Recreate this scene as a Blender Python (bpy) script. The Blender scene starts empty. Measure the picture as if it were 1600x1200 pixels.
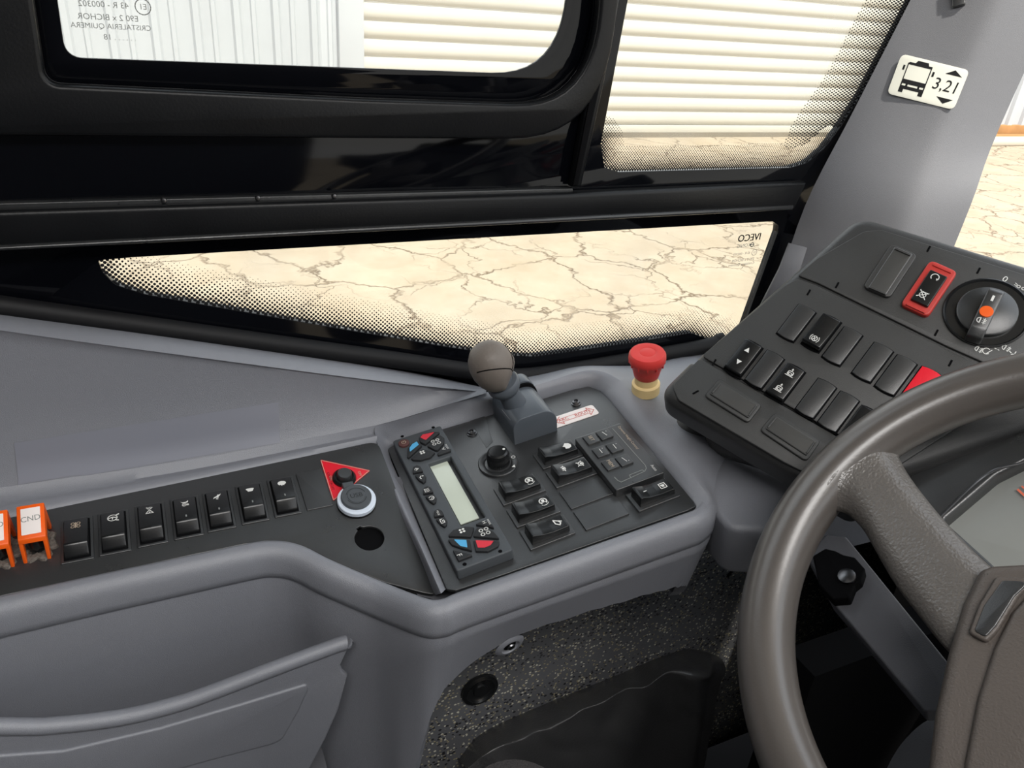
import bpy, bmesh, math, random
import numpy as np
from mathutils import Vector, Matrix, noise
random.seed(7)
D = bpy.data
SC = bpy.context.scene
COL = SC.collection
PI = math.pi

# ------------------------------------------------------------------ camera, sky, sun, exposure
CAMZ = 2.0
FPX = 1208.0
_d = Vector((-200, 2300, FPX)).normalized()            # down
_x = Vector((2768, -394, FPX)); _x = (_x - _d * _x.dot(_d)).normalized()   # along the bus, towards its front
_z = -_d
_y = _z.cross(_x)
RW = Matrix((_x, _y, _z))                              # camera (x right, y down, z ahead) -> world
CAM = Vector((0, 0, CAMZ))
cam_data = D.cameras.new('camera'); cam = D.objects.new('camera', cam_data); COL.objects.link(cam)
_c = RW @ Matrix(((1, 0, 0), (0, -1, 0), (0, 0, -1)))
cam.matrix_world = Matrix.Translation(CAM) @ _c.to_4x4()
cam_data.sensor_width = 36.0
cam_data.lens = FPX / 1600.0 * 36.0
cam_data.clip_start = 0.01
cam_data.clip_end = 200
SC.camera = cam

world = D.worlds.new('sky'); SC.world = world; world.use_nodes = True
wn = world.node_tree; wn.nodes.clear()
wo = wn.nodes.new('ShaderNodeOutputWorld'); wb = wn.nodes.new('ShaderNodeBackground')
tc = wn.nodes.new('ShaderNodeTexCoord'); sx = wn.nodes.new('ShaderNodeSeparateXYZ'); cr = wn.nodes.new('ShaderNodeValToRGB')
cr.color_ramp.elements[0].position = 0.0; cr.color_ramp.elements[0].color = (1.0, 0.98, 0.94, 1)
cr.color_ramp.elements[1].position = 0.8; cr.color_ramp.elements[1].color = (0.84, 0.91, 1.0, 1)
wn.links.new(tc.outputs['Generated'], sx.inputs[0]); wn.links.new(sx.outputs['Z'], cr.inputs[0])
wn.links.new(cr.outputs[0], wb.inputs['Color']); wn.links.new(wb.outputs[0], wo.inputs[0])
wb.inputs['Strength'].default_value = 2.0

sun_d = D.lights.new('sun', 'SUN'); sun = D.objects.new('sun', sun_d); COL.objects.link(sun)
sun_d.energy = 5.6; sun_d.angle = math.radians(2.5); sun_d.color = (1.0, 0.95, 0.86)
sun.rotation_euler = Vector((0.15, -0.50, 0.85)).to_track_quat('Z', 'Y').to_euler()
sun.location = (0, -3, 8)

fill_d = D.lights.new('added_fill_light', 'AREA'); lamp = D.objects.new('added_fill_light', fill_d); COL.objects.link(lamp)  # added fill light under the ceiling; daylight alone leaves the cab too dark
fill_d.shape = 'RECTANGLE'; fill_d.size = 1.5; fill_d.size_y = 0.5; fill_d.energy = 27.0; fill_d.color = (1.0, 0.98, 0.96)
lamp.location = (0.1, -0.55, CAMZ + .93)

SC.view_settings.view_transform = 'Standard'
SC.view_settings.look = 'None'
SC.view_settings.gamma = 1.0
SC.view_settings.use_curve_mapping = False
SC.view_settings.exposure = 0.0


# ------------------------------------------------------------------ materials
def lin(r, g, b):
    f = lambda c: (c / 255 / 12.92) if c / 255 <= 0.04045 else ((c / 255 + 0.055) / 1.055) ** 2.4
    return (f(r), f(g), f(b), 1)


MATS = {}


def mat(name, col, rough=0.5, spec=0.5, bump=0.0, scale=300.0, var=0.0, vscale=20.0, metal=0.0, coat=0.0, detail=2.0):
    m = D.materials.new(name); m.use_nodes = True
    nt = m.node_tree; b = nt.nodes['Principled BSDF']
    b.inputs['Base Color'].default_value = col
    b.inputs['Roughness'].default_value = rough
    b.inputs['Specular IOR Level'].default_value = spec
    b.inputs['Metallic'].default_value = metal
    if coat: b.inputs['Coat Weight'].default_value = coat; b.inputs['Coat Roughness'].default_value = 0.08
    t = nt.nodes.new('ShaderNodeTexCoord')
    if bump:
        n = nt.nodes.new('ShaderNodeTexNoise'); n.inputs['Scale'].default_value = scale; n.inputs['Detail'].default_value = detail
        bp = nt.nodes.new('ShaderNodeBump'); bp.inputs['Strength'].default_value = bump; bp.inputs['Distance'].default_value = 0.002
        nt.links.new(t.outputs['Object'], n.inputs['Vector']); nt.links.new(n.outputs['Fac'], bp.inputs['Height'])
        nt.links.new(bp.outputs[0], b.inputs['Normal'])
    if var:
        n = nt.nodes.new('ShaderNodeTexNoise'); n.inputs['Scale'].default_value = vscale; n.inputs['Detail'].default_value = 5
        mx = nt.nodes.new('ShaderNodeMix'); mx.data_type = 'RGBA'
        mx.inputs[6].default_value = tuple(c * (1 - var) for c in col[:3]) + (1,)
        mx.inputs[7].default_value = tuple(min(1, c * (1 + var)) for c in col[:3]) + (1,)
        nt.links.new(t.outputs['Object'], n.inputs['Vector']); nt.links.new(n.outputs['Fac'], mx.inputs[0])
        nt.links.new(mx.outputs[2], b.inputs['Base Color'])
        mr = nt.nodes.new('ShaderNodeMapRange'); mr.inputs[3].default_value = max(0, rough - 0.08); mr.inputs[4].default_value = min(1, rough + 0.08)
        nt.links.new(n.outputs['Fac'], mr.inputs[0]); nt.links.new(mr.outputs[0], b.inputs['Roughness'])
    MATS[name] = m
    return m


GREY = mat('grey_textured_plastic', lin(128, 130, 137), 0.42, 0.8, 0.25, 1400, 0.04, 9)
CEIL = mat('white_ceiling_panel', lin(215, 215, 212), 0.6, 0.3)
GREYD = mat('grey_trim_plastic', lin(96, 97, 102), 0.55, 0.3, 0.2, 1400, 0.05, 6)
PILLAR = mat('grey_pillar_plastic', lin(112, 113, 117), 0.6, 0.3, 0.2, 1200, 0.04, 5)
BLACKG = mat('gloss_black_frit', lin(7, 8, 12), 0.06, 0.2)
BLACKM = mat('black_painted_metal', lin(17, 18, 20), 0.36, 0.25, 0.06, 400, 0.2, 12)
BEAD = mat('highlit_black_edge', lin(40, 41, 42), 0.3, 0.6, 0.1, 500, 0.4, 60)  # lighter black paints the highlight along the rail edges
BLACKP = mat('black_panel_plastic', lin(46, 47, 48), 0.30, 1.0, 0.12, 1600, 0.12, 25)
BLACKS = mat('black_switch_plastic', lin(25, 26, 27), 0.26, 0.55, 0.03, 900)
BLACKR = mat('black_rubber', lin(16, 16, 18), 0.6, 0.3)
BLACKMATT = mat('matt_black', lin(9, 9, 11), 0.85, 0.1)
PODBLK = mat('black_pod_plastic', lin(52, 52, 51), 0.45, 0.7, 0.2, 1500, 0.08, 20)
PODSIDE = mat('black_pod_housing', lin(46, 46, 46), 0.4, 0.7, 0.25, 1500)
HVACM = mat('charcoal_device_plastic', lin(76, 80, 84), 0.5, 0.4, 0.1, 1500)
COVERF = mat('satin_cover_plastic', lin(70, 70, 69), 0.3, 0.8, 0.05, 900)
BTN = mat('black_rubber_button', lin(40, 41, 43), 0.55, 0.4)
LEVERM = mat('charcoal_lever_plastic', lin(84, 90, 97), 0.36, 0.5, 0.06, 800)
KNOBM = mat('worn_grey_knob_rubber', lin(118, 110, 103), 0.5, 0.4, 0.15, 300, 0.18, 40)
WHEELM = mat('brown_black_wheel_plastic', lin(96, 92, 88), 0.34, 1.0, 0.35, 420, 0.08, 12, detail=1.0)
SPOKEM = mat('wheel_rim_plastic', lin(88, 83, 79), 0.3, 0.9, 0.04, 500)
HUBM = mat('brown_hub_plastic', lin(92, 85, 80), 0.4, 0.45, 0.25, 600, 0.08, 10)
RED = mat('red_plastic', lin(226, 66, 62), 0.45, 0.4, 0.03, 400)
REDB = mat('red_switch', lin(235, 30, 50), 0.35, 0.5)
REDF = mat('red_frame_plastic', lin(196, 62, 56), 0.42, 0.4)
ORANGE = mat('orange_plastic', lin(246, 98, 20), 0.4, 0.4)
YELLOW = mat('cream_plastic', lin(236, 208, 150), 0.45, 0.4)
WHITEP = mat('white_print', lin(232, 232, 228), 0.6, 0.2)
CREAMP = mat('cream_print', lin(196, 180, 160), 0.6, 0.2)
GREYP = mat('grey_print', lin(138, 141, 138), 0.6, 0.2)
REDP = mat('red_print', lin(205, 80, 70), 0.6, 0.2)
BLACKPR = mat('black_print', lin(26, 26, 28), 0.6, 0.2)
STICK = mat('white_sticker', lin(226, 226, 214), 0.5, 0.3)
STICKW = mat('glossy_white_sticker', lin(245, 236, 232), 0.35, 0.4)
WRING = mat('milky_ring', lin(222, 232, 245), 0.3, 0.5)
LCD = mat('lcd_glass', lin(208, 216, 200), 0.2, 0.5, 0, 1, 0.06, 14)
BLUEP = mat('blue_print', lin(90, 178, 226), 0.5, 0.3)
REDBT = mat('red_button_print', lin(222, 58, 72), 0.5, 0.3)
METAL = mat('dark_steel', lin(120, 120, 122), 0.3, 0.5, metal=1.0)
LEATHER = mat('black_leatherette', lin(62, 62, 63), 0.32, 1.0, 0.25, 260)
CLOTH = mat('dark_seat_fabric', lin(56, 54, 54), 0.9, 0.1, 0.6, 900)
GLUE = mat('dirty_glue', lin(104, 97, 90), 0.45, 0.4, 0.8, 300, 0.7, 260)
CLUSTER = mat('dusty_lens', lin(150, 152, 148), 0.3, 0.5, 0, 1, 0.12, 8)
WALLW = mat('white_sheet_metal', lin(176, 180, 184), 0.5, 0.3)
SLATM = mat('cream_shutter_paint', lin(186, 182, 171), 0.5, 0.3, 0, 1, 0.02, 3)
BASEM = mat('tan_masonry', lin(166, 126, 84), 0.9, 0.1, 0.4, 12, 0.25, 4)
CURBM = mat('pale_kerb', lin(186, 178, 164), 0.9, 0.1, 0.2, 20)


def glass_mat(name, tint=(0.97, 0.98, 0.97), haze=0.0):
    m = D.materials.new(name); m.use_nodes = True; nt = m.node_tree; nt.nodes.clear()
    o = nt.nodes.new('ShaderNodeOutputMaterial'); tr = nt.nodes.new('ShaderNodeBsdfTransparent'); gl = nt.nodes.new('ShaderNodeBsdfGlossy')
    fr = nt.nodes.new('ShaderNodeFresnel'); 
    ge = nt.nodes.new('ShaderNodeNewGeometry'); ir = nt.nodes.new('ShaderNodeMapRange'); ir.inputs[3].default_value = 1.45; ir.inputs[4].default_value = 1 / 1.45
    nt.links.new(ge.outputs['Backfacing'], ir.inputs[0]); nt.links.new(ir.outputs[0], fr.inputs[0])
    mx = nt.nodes.new('ShaderNodeMixShader'); tr.inputs[0].default_value = (*tint, 1); gl.inputs['Roughness'].default_value = 0.02
    nt.links.new(fr.outputs[0], mx.inputs[0]); nt.links.new(tr.outputs[0], mx.inputs[1]); nt.links.new(gl.outputs[0], mx.inputs[2])
    df = nt.nodes.new('ShaderNodeBsdfDiffuse'); df.inputs[0].default_value = (0.8, 0.8, 0.78, 1)
    n = nt.nodes.new('ShaderNodeTexNoise'); n.inputs['Scale'].default_value = 9; n.inputs['Detail'].default_value = 8
    t = nt.nodes.new('ShaderNodeTexCoord'); mr = nt.nodes.new('ShaderNodeMapRange')
    mr.inputs[1].default_value = 0.45; mr.inputs[2].default_value = 0.85; mr.inputs[3].default_value = 0.0; mr.inputs[4].default_value = haze
    mx2 = nt.nodes.new('ShaderNodeMixShader')
    nt.links.new(t.outputs['Object'], n.inputs['Vector']); nt.links.new(n.outputs['Fac'], mr.inputs[0]); nt.links.new(mr.outputs[0], mx2.inputs[0])
    nt.links.new(mx.outputs[0], mx2.inputs[1]); nt.links.new(df.outputs[0], mx2.inputs[2]); nt.links.new(mx2.outputs[0], o.inputs[0])
    return m


GLASS = glass_mat('window_glass', haze=0.12)


def ground_mat():
    m = D.materials.new('cracked_concrete'); m.use_nodes = True; nt = m.node_tree; b = nt.nodes['Principled BSDF']
    N = nt.nodes.new; L = nt.links.new
    t = N('ShaderNodeTexCoord')
    n1 = N('ShaderNodeTexNoise'); n1.inputs['Scale'].default_value = 2.6; n1.inputs['Detail'].default_value = 4; n1.inputs['Roughness'].default_value = 0.65
    L(t.outputs['Object'], n1.inputs['Vector'])
    sc = N('ShaderNodeVectorMath'); sc.operation = 'SCALE'; sc.inputs['Scale'].default_value = 0.55
    L(n1.outputs['Color'], sc.inputs[0])
    ad = N('ShaderNodeVectorMath'); ad.operation = 'ADD'; L(t.outputs['Object'], ad.inputs[0]); L(sc.outputs[0], ad.inputs[1])
    outs = []
    for s, w in ((1.3, 0.026), (2.4, 0.014)):
        v = N('ShaderNodeTexVoronoi'); v.feature = 'DISTANCE_TO_EDGE'; v.inputs['Scale'].default_value = s; v.voronoi_dimensions = '2D'
        L(ad.outputs[0], v.inputs['Vector'])
        r = N('ShaderNodeMapRange'); r.inputs[1].default_value = 0; r.inputs[2].default_value = w * s * 0.9; r.inputs[3].default_value = 1; r.inputs[4].default_value = 0
        L(v.outputs['Distance'], r.inputs[0]); outs.append(r)
    n3 = N('ShaderNodeTexNoise'); n3.inputs['Scale'].default_value = 1.1; L(t.outputs['Object'], n3.inputs['Vector'])
    g = N('ShaderNodeMapRange'); g.inputs[1].default_value = 0.46; g.inputs[2].default_value = 0.62; L(n3.outputs['Fac'], g.inputs[0])
    mu = N('ShaderNodeMath'); mu.operation = 'MULTIPLY'; L(outs[1].outputs[0], mu.inputs[0]); L(g.outputs[0], mu.inputs[1])
    mxm = N('ShaderNodeMath'); mxm.operation = 'MAXIMUM'; L(outs[0].outputs[0], mxm.inputs[0]); L(mu.outputs[0], mxm.inputs[1])
    n4 = N('ShaderNodeTexNoise'); n4.inputs['Scale'].default_value = 3.2; n4.inputs['Detail'].default_value = 3; L(t.outputs['Object'], n4.inputs['Vector'])
    brk = N('ShaderNodeMapRange'); brk.inputs[1].default_value = 0.3; brk.inputs[2].default_value = 0.6; brk.inputs[3].default_value = 0.25; L(n4.outputs['Fac'], brk.inputs[0])
    mxb = N('ShaderNodeMath'); mxb.operation = 'MULTIPLY'; L(mxm.outputs[0], mxb.inputs[0]); L(brk.outputs[0], mxb.inputs[1])
    n2 = N('ShaderNodeTexNoise'); n2.inputs['Scale'].default_value = 1.6; n2.inputs['Detail'].default_value = 9; n2.inputs['Roughness'].default_value = 0.7; L(t.outputs['Object'], n2.inputs['Vector'])
    cr = N('ShaderNodeValToRGB'); cr.color_ramp.elements[0].position = 0.3; cr.color_ramp.elements[0].color = lin(158, 143, 121)
    cr.color_ramp.elements[1].position = 0.7; cr.color_ramp.elements[1].color = lin(173, 161, 142)
    L(n2.outputs['Fac'], cr.inputs[0])
    mx = N('ShaderNodeMix'); mx.data_type = 'RGBA'; mx.inputs[7].default_value = lin(104, 88, 70)
    L(mxb.outputs[0], mx.inputs[0]); L(cr.outputs[0], mx.inputs[6]); L(mx.outputs[2], b.inputs['Base Color'])
    bp = N('ShaderNodeBump'); bp.inputs['Strength'].default_value = 0.6; bp.inputs['Distance'].default_value = 0.02; bp.invert = True
    L(mxb.outputs[0], bp.inputs['Height']); L(bp.outputs[0], b.inputs['Normal'])
    b.inputs['Roughness'].default_value = 0.9; b.inputs['Specular IOR Level'].default_value = 0.2
    return m


GROUND = ground_mat()


def vinyl_mat():
    m = D.materials.new('speckled_vinyl'); m.use_nodes = True; nt = m.node_tree; b = nt.nodes['Principled BSDF']
    N = nt.nodes.new; L = nt.links.new; t = N('ShaderNodeTexCoord')
    base = lin(98, 99, 102); prev = None
    for i, (s, col, th) in enumerate(((300, lin(205, 203, 186), 0.80), (240, lin(40, 40, 44), 0.72), (360, lin(165, 156, 124), 0.82))):
        v = N('ShaderNodeTexVoronoi'); v.inputs['Scale'].default_value = s
        mp = N('ShaderNodeMapping'); mp.inputs['Location'].default_value = (i * 3.3, i, 0); mp.inputs['Scale'].default_value = (0.75, 1, 1)
        L(t.outputs['Object'], mp.inputs[0]); L(mp.outputs[0], v.inputs['Vector'])
        sp = N('ShaderNodeSeparateColor'); L(v.outputs['Color'], sp.inputs[0])
        gt = N('ShaderNodeMath'); gt.operation = 'GREATER_THAN'; gt.inputs[1].default_value = th; L(sp.outputs[i], gt.inputs[0])
        ds = N('ShaderNodeMath'); ds.operation = 'LESS_THAN'; ds.inputs[1].default_value = 0.42; L(v.outputs['Distance'], ds.inputs[0])
        ml = N('ShaderNodeMath'); ml.operation = 'MULTIPLY'; L(gt.outputs[0], ml.inputs[0]); L(ds.outputs[0], ml.inputs[1])
        mx = N('ShaderNodeMix'); mx.data_type = 'RGBA'; mx.inputs[6].default_value = base; mx.inputs[7].default_value = col
        if prev: L(prev.outputs[2], mx.inputs[6])
        L(ml.outputs[0], mx.inputs[0]); prev = mx
    L(prev.outputs[2], b.inputs['Base Color']); b.inputs['Roughness'].default_value = 0.55
    return m


VINYL = vinyl_mat()


# ------------------------------------------------------------------ object helpers
def link(o, parent=None):
    COL.objects.link(o)
    if parent is not None: o.parent = parent
    return o


def tag(o, label=None, cat=None, group=None, kind=None):
    if label: o['label'] = label
    if cat: o['category'] = cat
    if group: o['group'] = group
    if kind: o['kind'] = kind
    return o


def thing(name, label, cat, loc=(0, 0, 0), group=None):
    o = D.objects.new(name, None); o.location = loc; o.empty_display_size = 0.02
    link(o); tag(o, label, cat, group)
    bpy.context.view_layer.update()
    return o


def finish(name, me, m, parent=None, smooth=40, label=None):
    """mesh in world coordinates -> object, children get coordinates relative to the thing's base"""
    if m is not None and not me.materials: me.materials.append(m)
    if smooth is not None:
        for p in me.polygons: p.use_smooth = True
        me.set_sharp_from_angle(angle=math.radians(smooth))
    o = D.objects.new(name, me); link(o, parent)
    base = Vector((0, 0, 0)); q = parent
    while q is not None: base += q.location; q = q.parent
    if parent is not None: me.transform(Matrix.Translation(-base))
    if label: o['label'] = label
    return o


def from_py(name, verts, faces, m, parent=None, smooth=40, label=None, recalc=True):
    me = D.meshes.new(name); me.from_pydata([tuple(v) for v in verts], [], faces)
    if recalc:
        bm = bmesh.new(); bm.from_mesh(me); bmesh.ops.recalc_face_normals(bm, faces=bm.faces); bm.to_mesh(me); bm.free()
    me.update()
    return finish(name, me, m, parent, smooth, label)


class Frame:
    def __init__(s, n, c=None, through=None, u=None, o=None):
        s.n = Vector(n).normalized()
        if through is not None: c = s.n.dot(Vector(through) - CAM)
        s.c = c
        s.o = CAM + s.n * c
        a = Vector(u if u else (1, 0, 0)); s.u = (a - s.n * a.dot(s.n)).normalized(); s.v = s.n.cross(s.u)

    def p(s, u, v, h=0.0): return s.o + s.u * u + s.v * v + s.n * h

    def at(s, x, y, h=0.0):
        r = ray(x, y); t = (s.c + h) / s.n.dot(r); q = r * t
        return (q.dot(s.u), q.dot(s.v))

    def w(s, x, y, h=0.0): return s.p(*s.at(x, y, h), h)

    def M(s, u=0, v=0, h=0, rot=0.0):
        e = Matrix((s.u, s.v, s.n)).transposed().to_4x4()
        return Matrix.Translation(s.p(u, v, h)) @ e @ Matrix.Rotation(rot, 4, 'Z')

    def sub(s, u, v, h, rot=0.0, tilt_u=0.0, tilt_v=0.0):
        """frame at a point, turned in plane by rot then tilted"""
        e = Matrix((s.u, s.v, s.n)).transposed() @ Matrix.Rotation(rot, 3, 'Z') @ Matrix.Rotation(tilt_u, 3, 'X') @ Matrix.Rotation(tilt_v, 3, 'Y')
        f = Frame.__new__(Frame)
        f.u = e.col[0].copy(); f.v = e.col[1].copy(); f.n = e.col[2].copy(); f.o = s.p(u, v, h); f.c = f.n.dot(f.o - CAM)
        return f


def ray(x, y): return (RW @ Vector((x - 800, y - 600, FPX))).normalized()


def on_plane(x, y, n, c):
    r = ray(x, y); n = Vector(n); return CAM + r * (c / n.dot(r))


def onY(x, y, Y): return on_plane(x, y, (0, 1, 0), Y)


def onX(x, y, X): return on_plane(x, y, (1, 0, 0), X)


def onZ(x, y, Z): return on_plane(x, y, (0, 0, 1), Z)


def rounded(pts, r, seg=5):
    """round the corners of a closed 2D polygon; r scalar or list"""
    n = len(pts); out = []
    for i in range(n):
        rr = r[i] if isinstance(r, (list, tuple)) else r
        a, b, c = Vector(pts[i - 1]), Vector(pts[i]), Vector(pts[(i + 1) % n])
        d1, d2 = (a - b), (c - b); l1, l2 = d1.length, d2.length
        if rr <= 0 or l1 < 1e-9 or l2 < 1e-9: out.append(tuple(b)); continue
        d1 /= l1; d2 /= l2
        ang = math.acos(max(-1, min(1, d1.dot(d2))))
        t = min(rr / max(1e-6, math.tan(ang / 2)), l1 * 0.49, l2 * 0.49)
        p, q = b + d1 * t, b + d2 * t
        for k in range(seg + 1):
            s = k / seg
            out.append(tuple((1 - s) ** 2 * p + 2 * s * (1 - s) * b + s * s * q))
    return out


def rect(w, h, r=0.002, cu=0, cv=0):
    return rounded([(cu - w / 2, cv - h / 2), (cu + w / 2, cv - h / 2), (cu + w / 2, cv + h / 2), (cu - w / 2, cv + h / 2)], r)


def circ(r, n=40, cu=0, cv=0): return [(cu + r * math.cos(2 * PI * k / n), cv + r * math.sin(2 * PI * k / n)) for k in range(n)]


def flip(mesh):
    bm = bmesh.new(); bm.from_mesh(mesh); bmesh.ops.recalc_face_normals(bm, faces=bm.faces); bm.to_mesh(mesh); bm.free()


def plate_mesh(name, outline, holes, thick, bevel, res=2):
    """filled outline with holes, top face at z=0, going down by thick"""
    cu = D.curves.new(name, 'CURVE'); cu.dimensions = '2D'; cu.fill_mode = 'BOTH'
    for poly in [outline] + list(holes):
        sp = cu.splines.new('POLY'); sp.points.add(len(poly) - 1)
        for q, (a, b) in zip(sp.points, poly): q.co = (a, b, 0, 1)
        sp.use_cyclic_u = True
    cu.bevel_depth = bevel; cu.bevel_resolution = res; cu.offset = -bevel; cu.extrude = max(0.0, thick / 2 - bevel)
    ob = D.objects.new(name, cu); COL.objects.link(ob)
    dg = bpy.context.evaluated_depsgraph_get(); dg.update()
    me = D.meshes.new_from_object(ob.evaluated_get(dg))
    D.objects.remove(ob); D.curves.remove(cu)
    me.name = name; me.transform(Matrix.Translation((0, 0, -thick / 2)))
    bm = bmesh.new(); bm.from_mesh(me); bmesh.ops.remove_doubles(bm, verts=bm.verts, dist=1e-6); bmesh.ops.recalc_face_normals(bm, faces=bm.faces); bm.to_mesh(me); bm.free()
    return me


def plate(name, fr, outline, m, top=0.0, thick=0.004, bevel=0.0008, holes=(), parent=None, at=(0, 0), rot=0.0, label=None, smooth=40, res=2):
    me = plate_mesh(name, outline, holes, thick, bevel, res)
    me.transform(fr.M(at[0], at[1], top, rot))
    me.materials.clear()
    return finish(name, me, m, parent, smooth, label)


def pxs(fr, pts, h=0.0): return [fr.at(x, y, h) for x, y in pts]


def prism(name, fr, profile, width, m, axis='u', at=(0, 0), h=0.0, rot=0.0, bevel=0.001, parent=None, label=None, seg=2, smooth=35):
    """profile (along, height) swept across width"""
    n = len(profile); vs = []
    for s in (-1, 1):
        for a, hh in profile: vs.append((a, s * width / 2, hh) if axis == 'u' else (s * width / 2, a, hh))
    fs = [list(range(n)), list(range(2 * n - 1, n - 1, -1))] + [[i, (i + 1) % n, n + (i + 1) % n, n + i] for i in range(n)]
    me = D.meshes.new(name); me.from_pydata(vs, [], fs)
    bm = bmesh.new(); bm.from_mesh(me); bmesh.ops.recalc_face_normals(bm, faces=bm.faces)
    if bevel: bmesh.ops.bevel(bm, geom=list(bm.edges), offset=bevel, segments=seg, profile=0.5, affect='EDGES', clamp_overlap=True)
    bm.to_mesh(me); bm.free()
    me.transform(fr.M(at[0], at[1], h, rot))
    return finish(name, me, m, parent, smooth, label)


def lathe(name, fr, prof, m, at=(0, 0), h=0.0, seg=40, parent=None, label=None, smooth=40, mod=None):
    """profile (radius, height) around the frame's normal"""
    vs, fs = [], []
    n = len(prof)
    for k in range(seg):
        a = 2 * PI * k / seg
        for i, (r, z) in enumerate(prof):
            rr = r if mod is None else r * mod(a, i)
            vs.append((rr * math.cos(a), rr * math.sin(a), z))
    for k in range(seg):
        k2 = (k + 1) % seg
        for i in range(n - 1): fs.append([k * n + i, k2 * n + i, k2 * n + i + 1, k * n + i + 1])
    fs.append([k * n + n - 1 for k in range(seg)]); fs.append([k * n for k in range(seg)][::-1])
    me = D.meshes.new(name); me.from_pydata(vs, [], fs)
    bm = bmesh.new(); bm.from_mesh(me); bmesh.ops.remove_doubles(bm, verts=bm.verts, dist=1e-7); bmesh.ops.recalc_face_normals(bm, faces=bm.faces); bm.to_mesh(me); bm.free()
    me.transform(fr.M(at[0], at[1], h))
    return finish(name, me, m, parent, smooth, label)


def loft(name, rows, m, parent=None, closed=False, sub=0, label=None, smooth=60, thick=0.0):
    nr, nc = len(rows), len(rows[0]); vs = [v for r in rows for v in r]; fs = []
    for i in range(nr - 1):
        for j in range(nc - (0 if closed else 1)):
            j2 = (j + 1) % nc; fs.append([i * nc + j, i * nc + j2, (i + 1) * nc + j2, (i + 1) * nc + j])
    o = from_py(name, vs, fs, m, parent, smooth, label)
    if thick:
        s = o.modifiers.new('thick', 'SOLIDIFY'); s.thickness = thick; s.offset = 0
    if sub:
        s = o.modifiers.new('smooth', 'SUBSURF'); s.levels = sub; s.render_levels = sub
    return o


def resample(pts, n):
    """even points along a polyline of vectors"""
    pts = [Vector(p) for p in pts]; L = [0]
    for a, b in zip(pts, pts[1:]): L.append(L[-1] + (b - a).length)
    out = []
    for k in range(n):
        t = L[-1] * k / (n - 1); i = 0
        while i < len(L) - 2 and L[i + 1] < t: i += 1
        f = (t - L[i]) / max(1e-9, L[i + 1] - L[i]); out.append(pts[i].lerp(pts[i + 1], min(1, max(0, f))))
    return out


def catmull(pts, n):
    pts = [Vector(p) for p in pts]; P = [pts[0] * 2 - pts[1]] + pts + [pts[-1] * 2 - pts[-2]]; out = []
    seg = len(pts) - 1
    for k in range(n):
        t = k / (n - 1) * seg; i = min(int(t), seg - 1); f = t - i
        a, b, c, d = P[i], P[i + 1], P[i + 2], P[i + 3]
        out.append(0.5 * ((2 * b) + (c - a) * f + (2 * a - 5 * b + 4 * c - d) * f * f + (3 * b - a - 3 * c + d) * f ** 3))
    return out


def tube(name, pts, rad, m, parent=None, seg=10, label=None, caps=True):
    pts = [Vector(p) for p in pts]; vs, fs = [], []
    up = Vector((0, 0, 1)); n = len(pts)
    for i, p in enumerate(pts):
        t = (pts[min(i + 1, n - 1)] - pts[max(i - 1, 0)]).normalized()
        a = t.cross(up); a = a.normalized() if a.length > 1e-4 else t.cross(Vector((1, 0, 0))).normalized()
        b = a.cross(t); r = rad(i / (n - 1)) if callable(rad) else rad
        for k in range(seg):
            q = 2 * PI * k / seg; vs.append(p + a * r * math.cos(q) + b * r * math.sin(q))
    for i in range(n - 1):
        for k in range(seg): fs.append([i * seg + k, i * seg + (k + 1) % seg, (i + 1) * seg + (k + 1) % seg, (i + 1) * seg + k])
    if caps: fs += [list(range(seg))[::-1], [(n - 1) * seg + k for k in range(seg)]]
    return from_py(name, vs, fs, m, parent, 50, label)


_glyph = {}


def text2d(s):
    if s in _glyph: return _glyph[s]
    cu = D.curves.new('t', 'FONT'); cu.body = s; cu.align_x = 'CENTER'; cu.align_y = 'CENTER'; cu.resolution_u = 3
    ob = D.objects.new('t', cu); COL.objects.link(ob); dg = bpy.context.evaluated_depsgraph_get(); dg.update()
    me = D.meshes.new_from_object(ob.evaluated_get(dg)); vs = [(v.co.x, v.co.y) for v in me.vertices]; fs = [list(p.vertices) for p in me.polygons]
    D.objects.remove(ob); D.curves.remove(cu); D.meshes.remove(me)
    _glyph[s] = (vs, fs); return vs, fs


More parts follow.
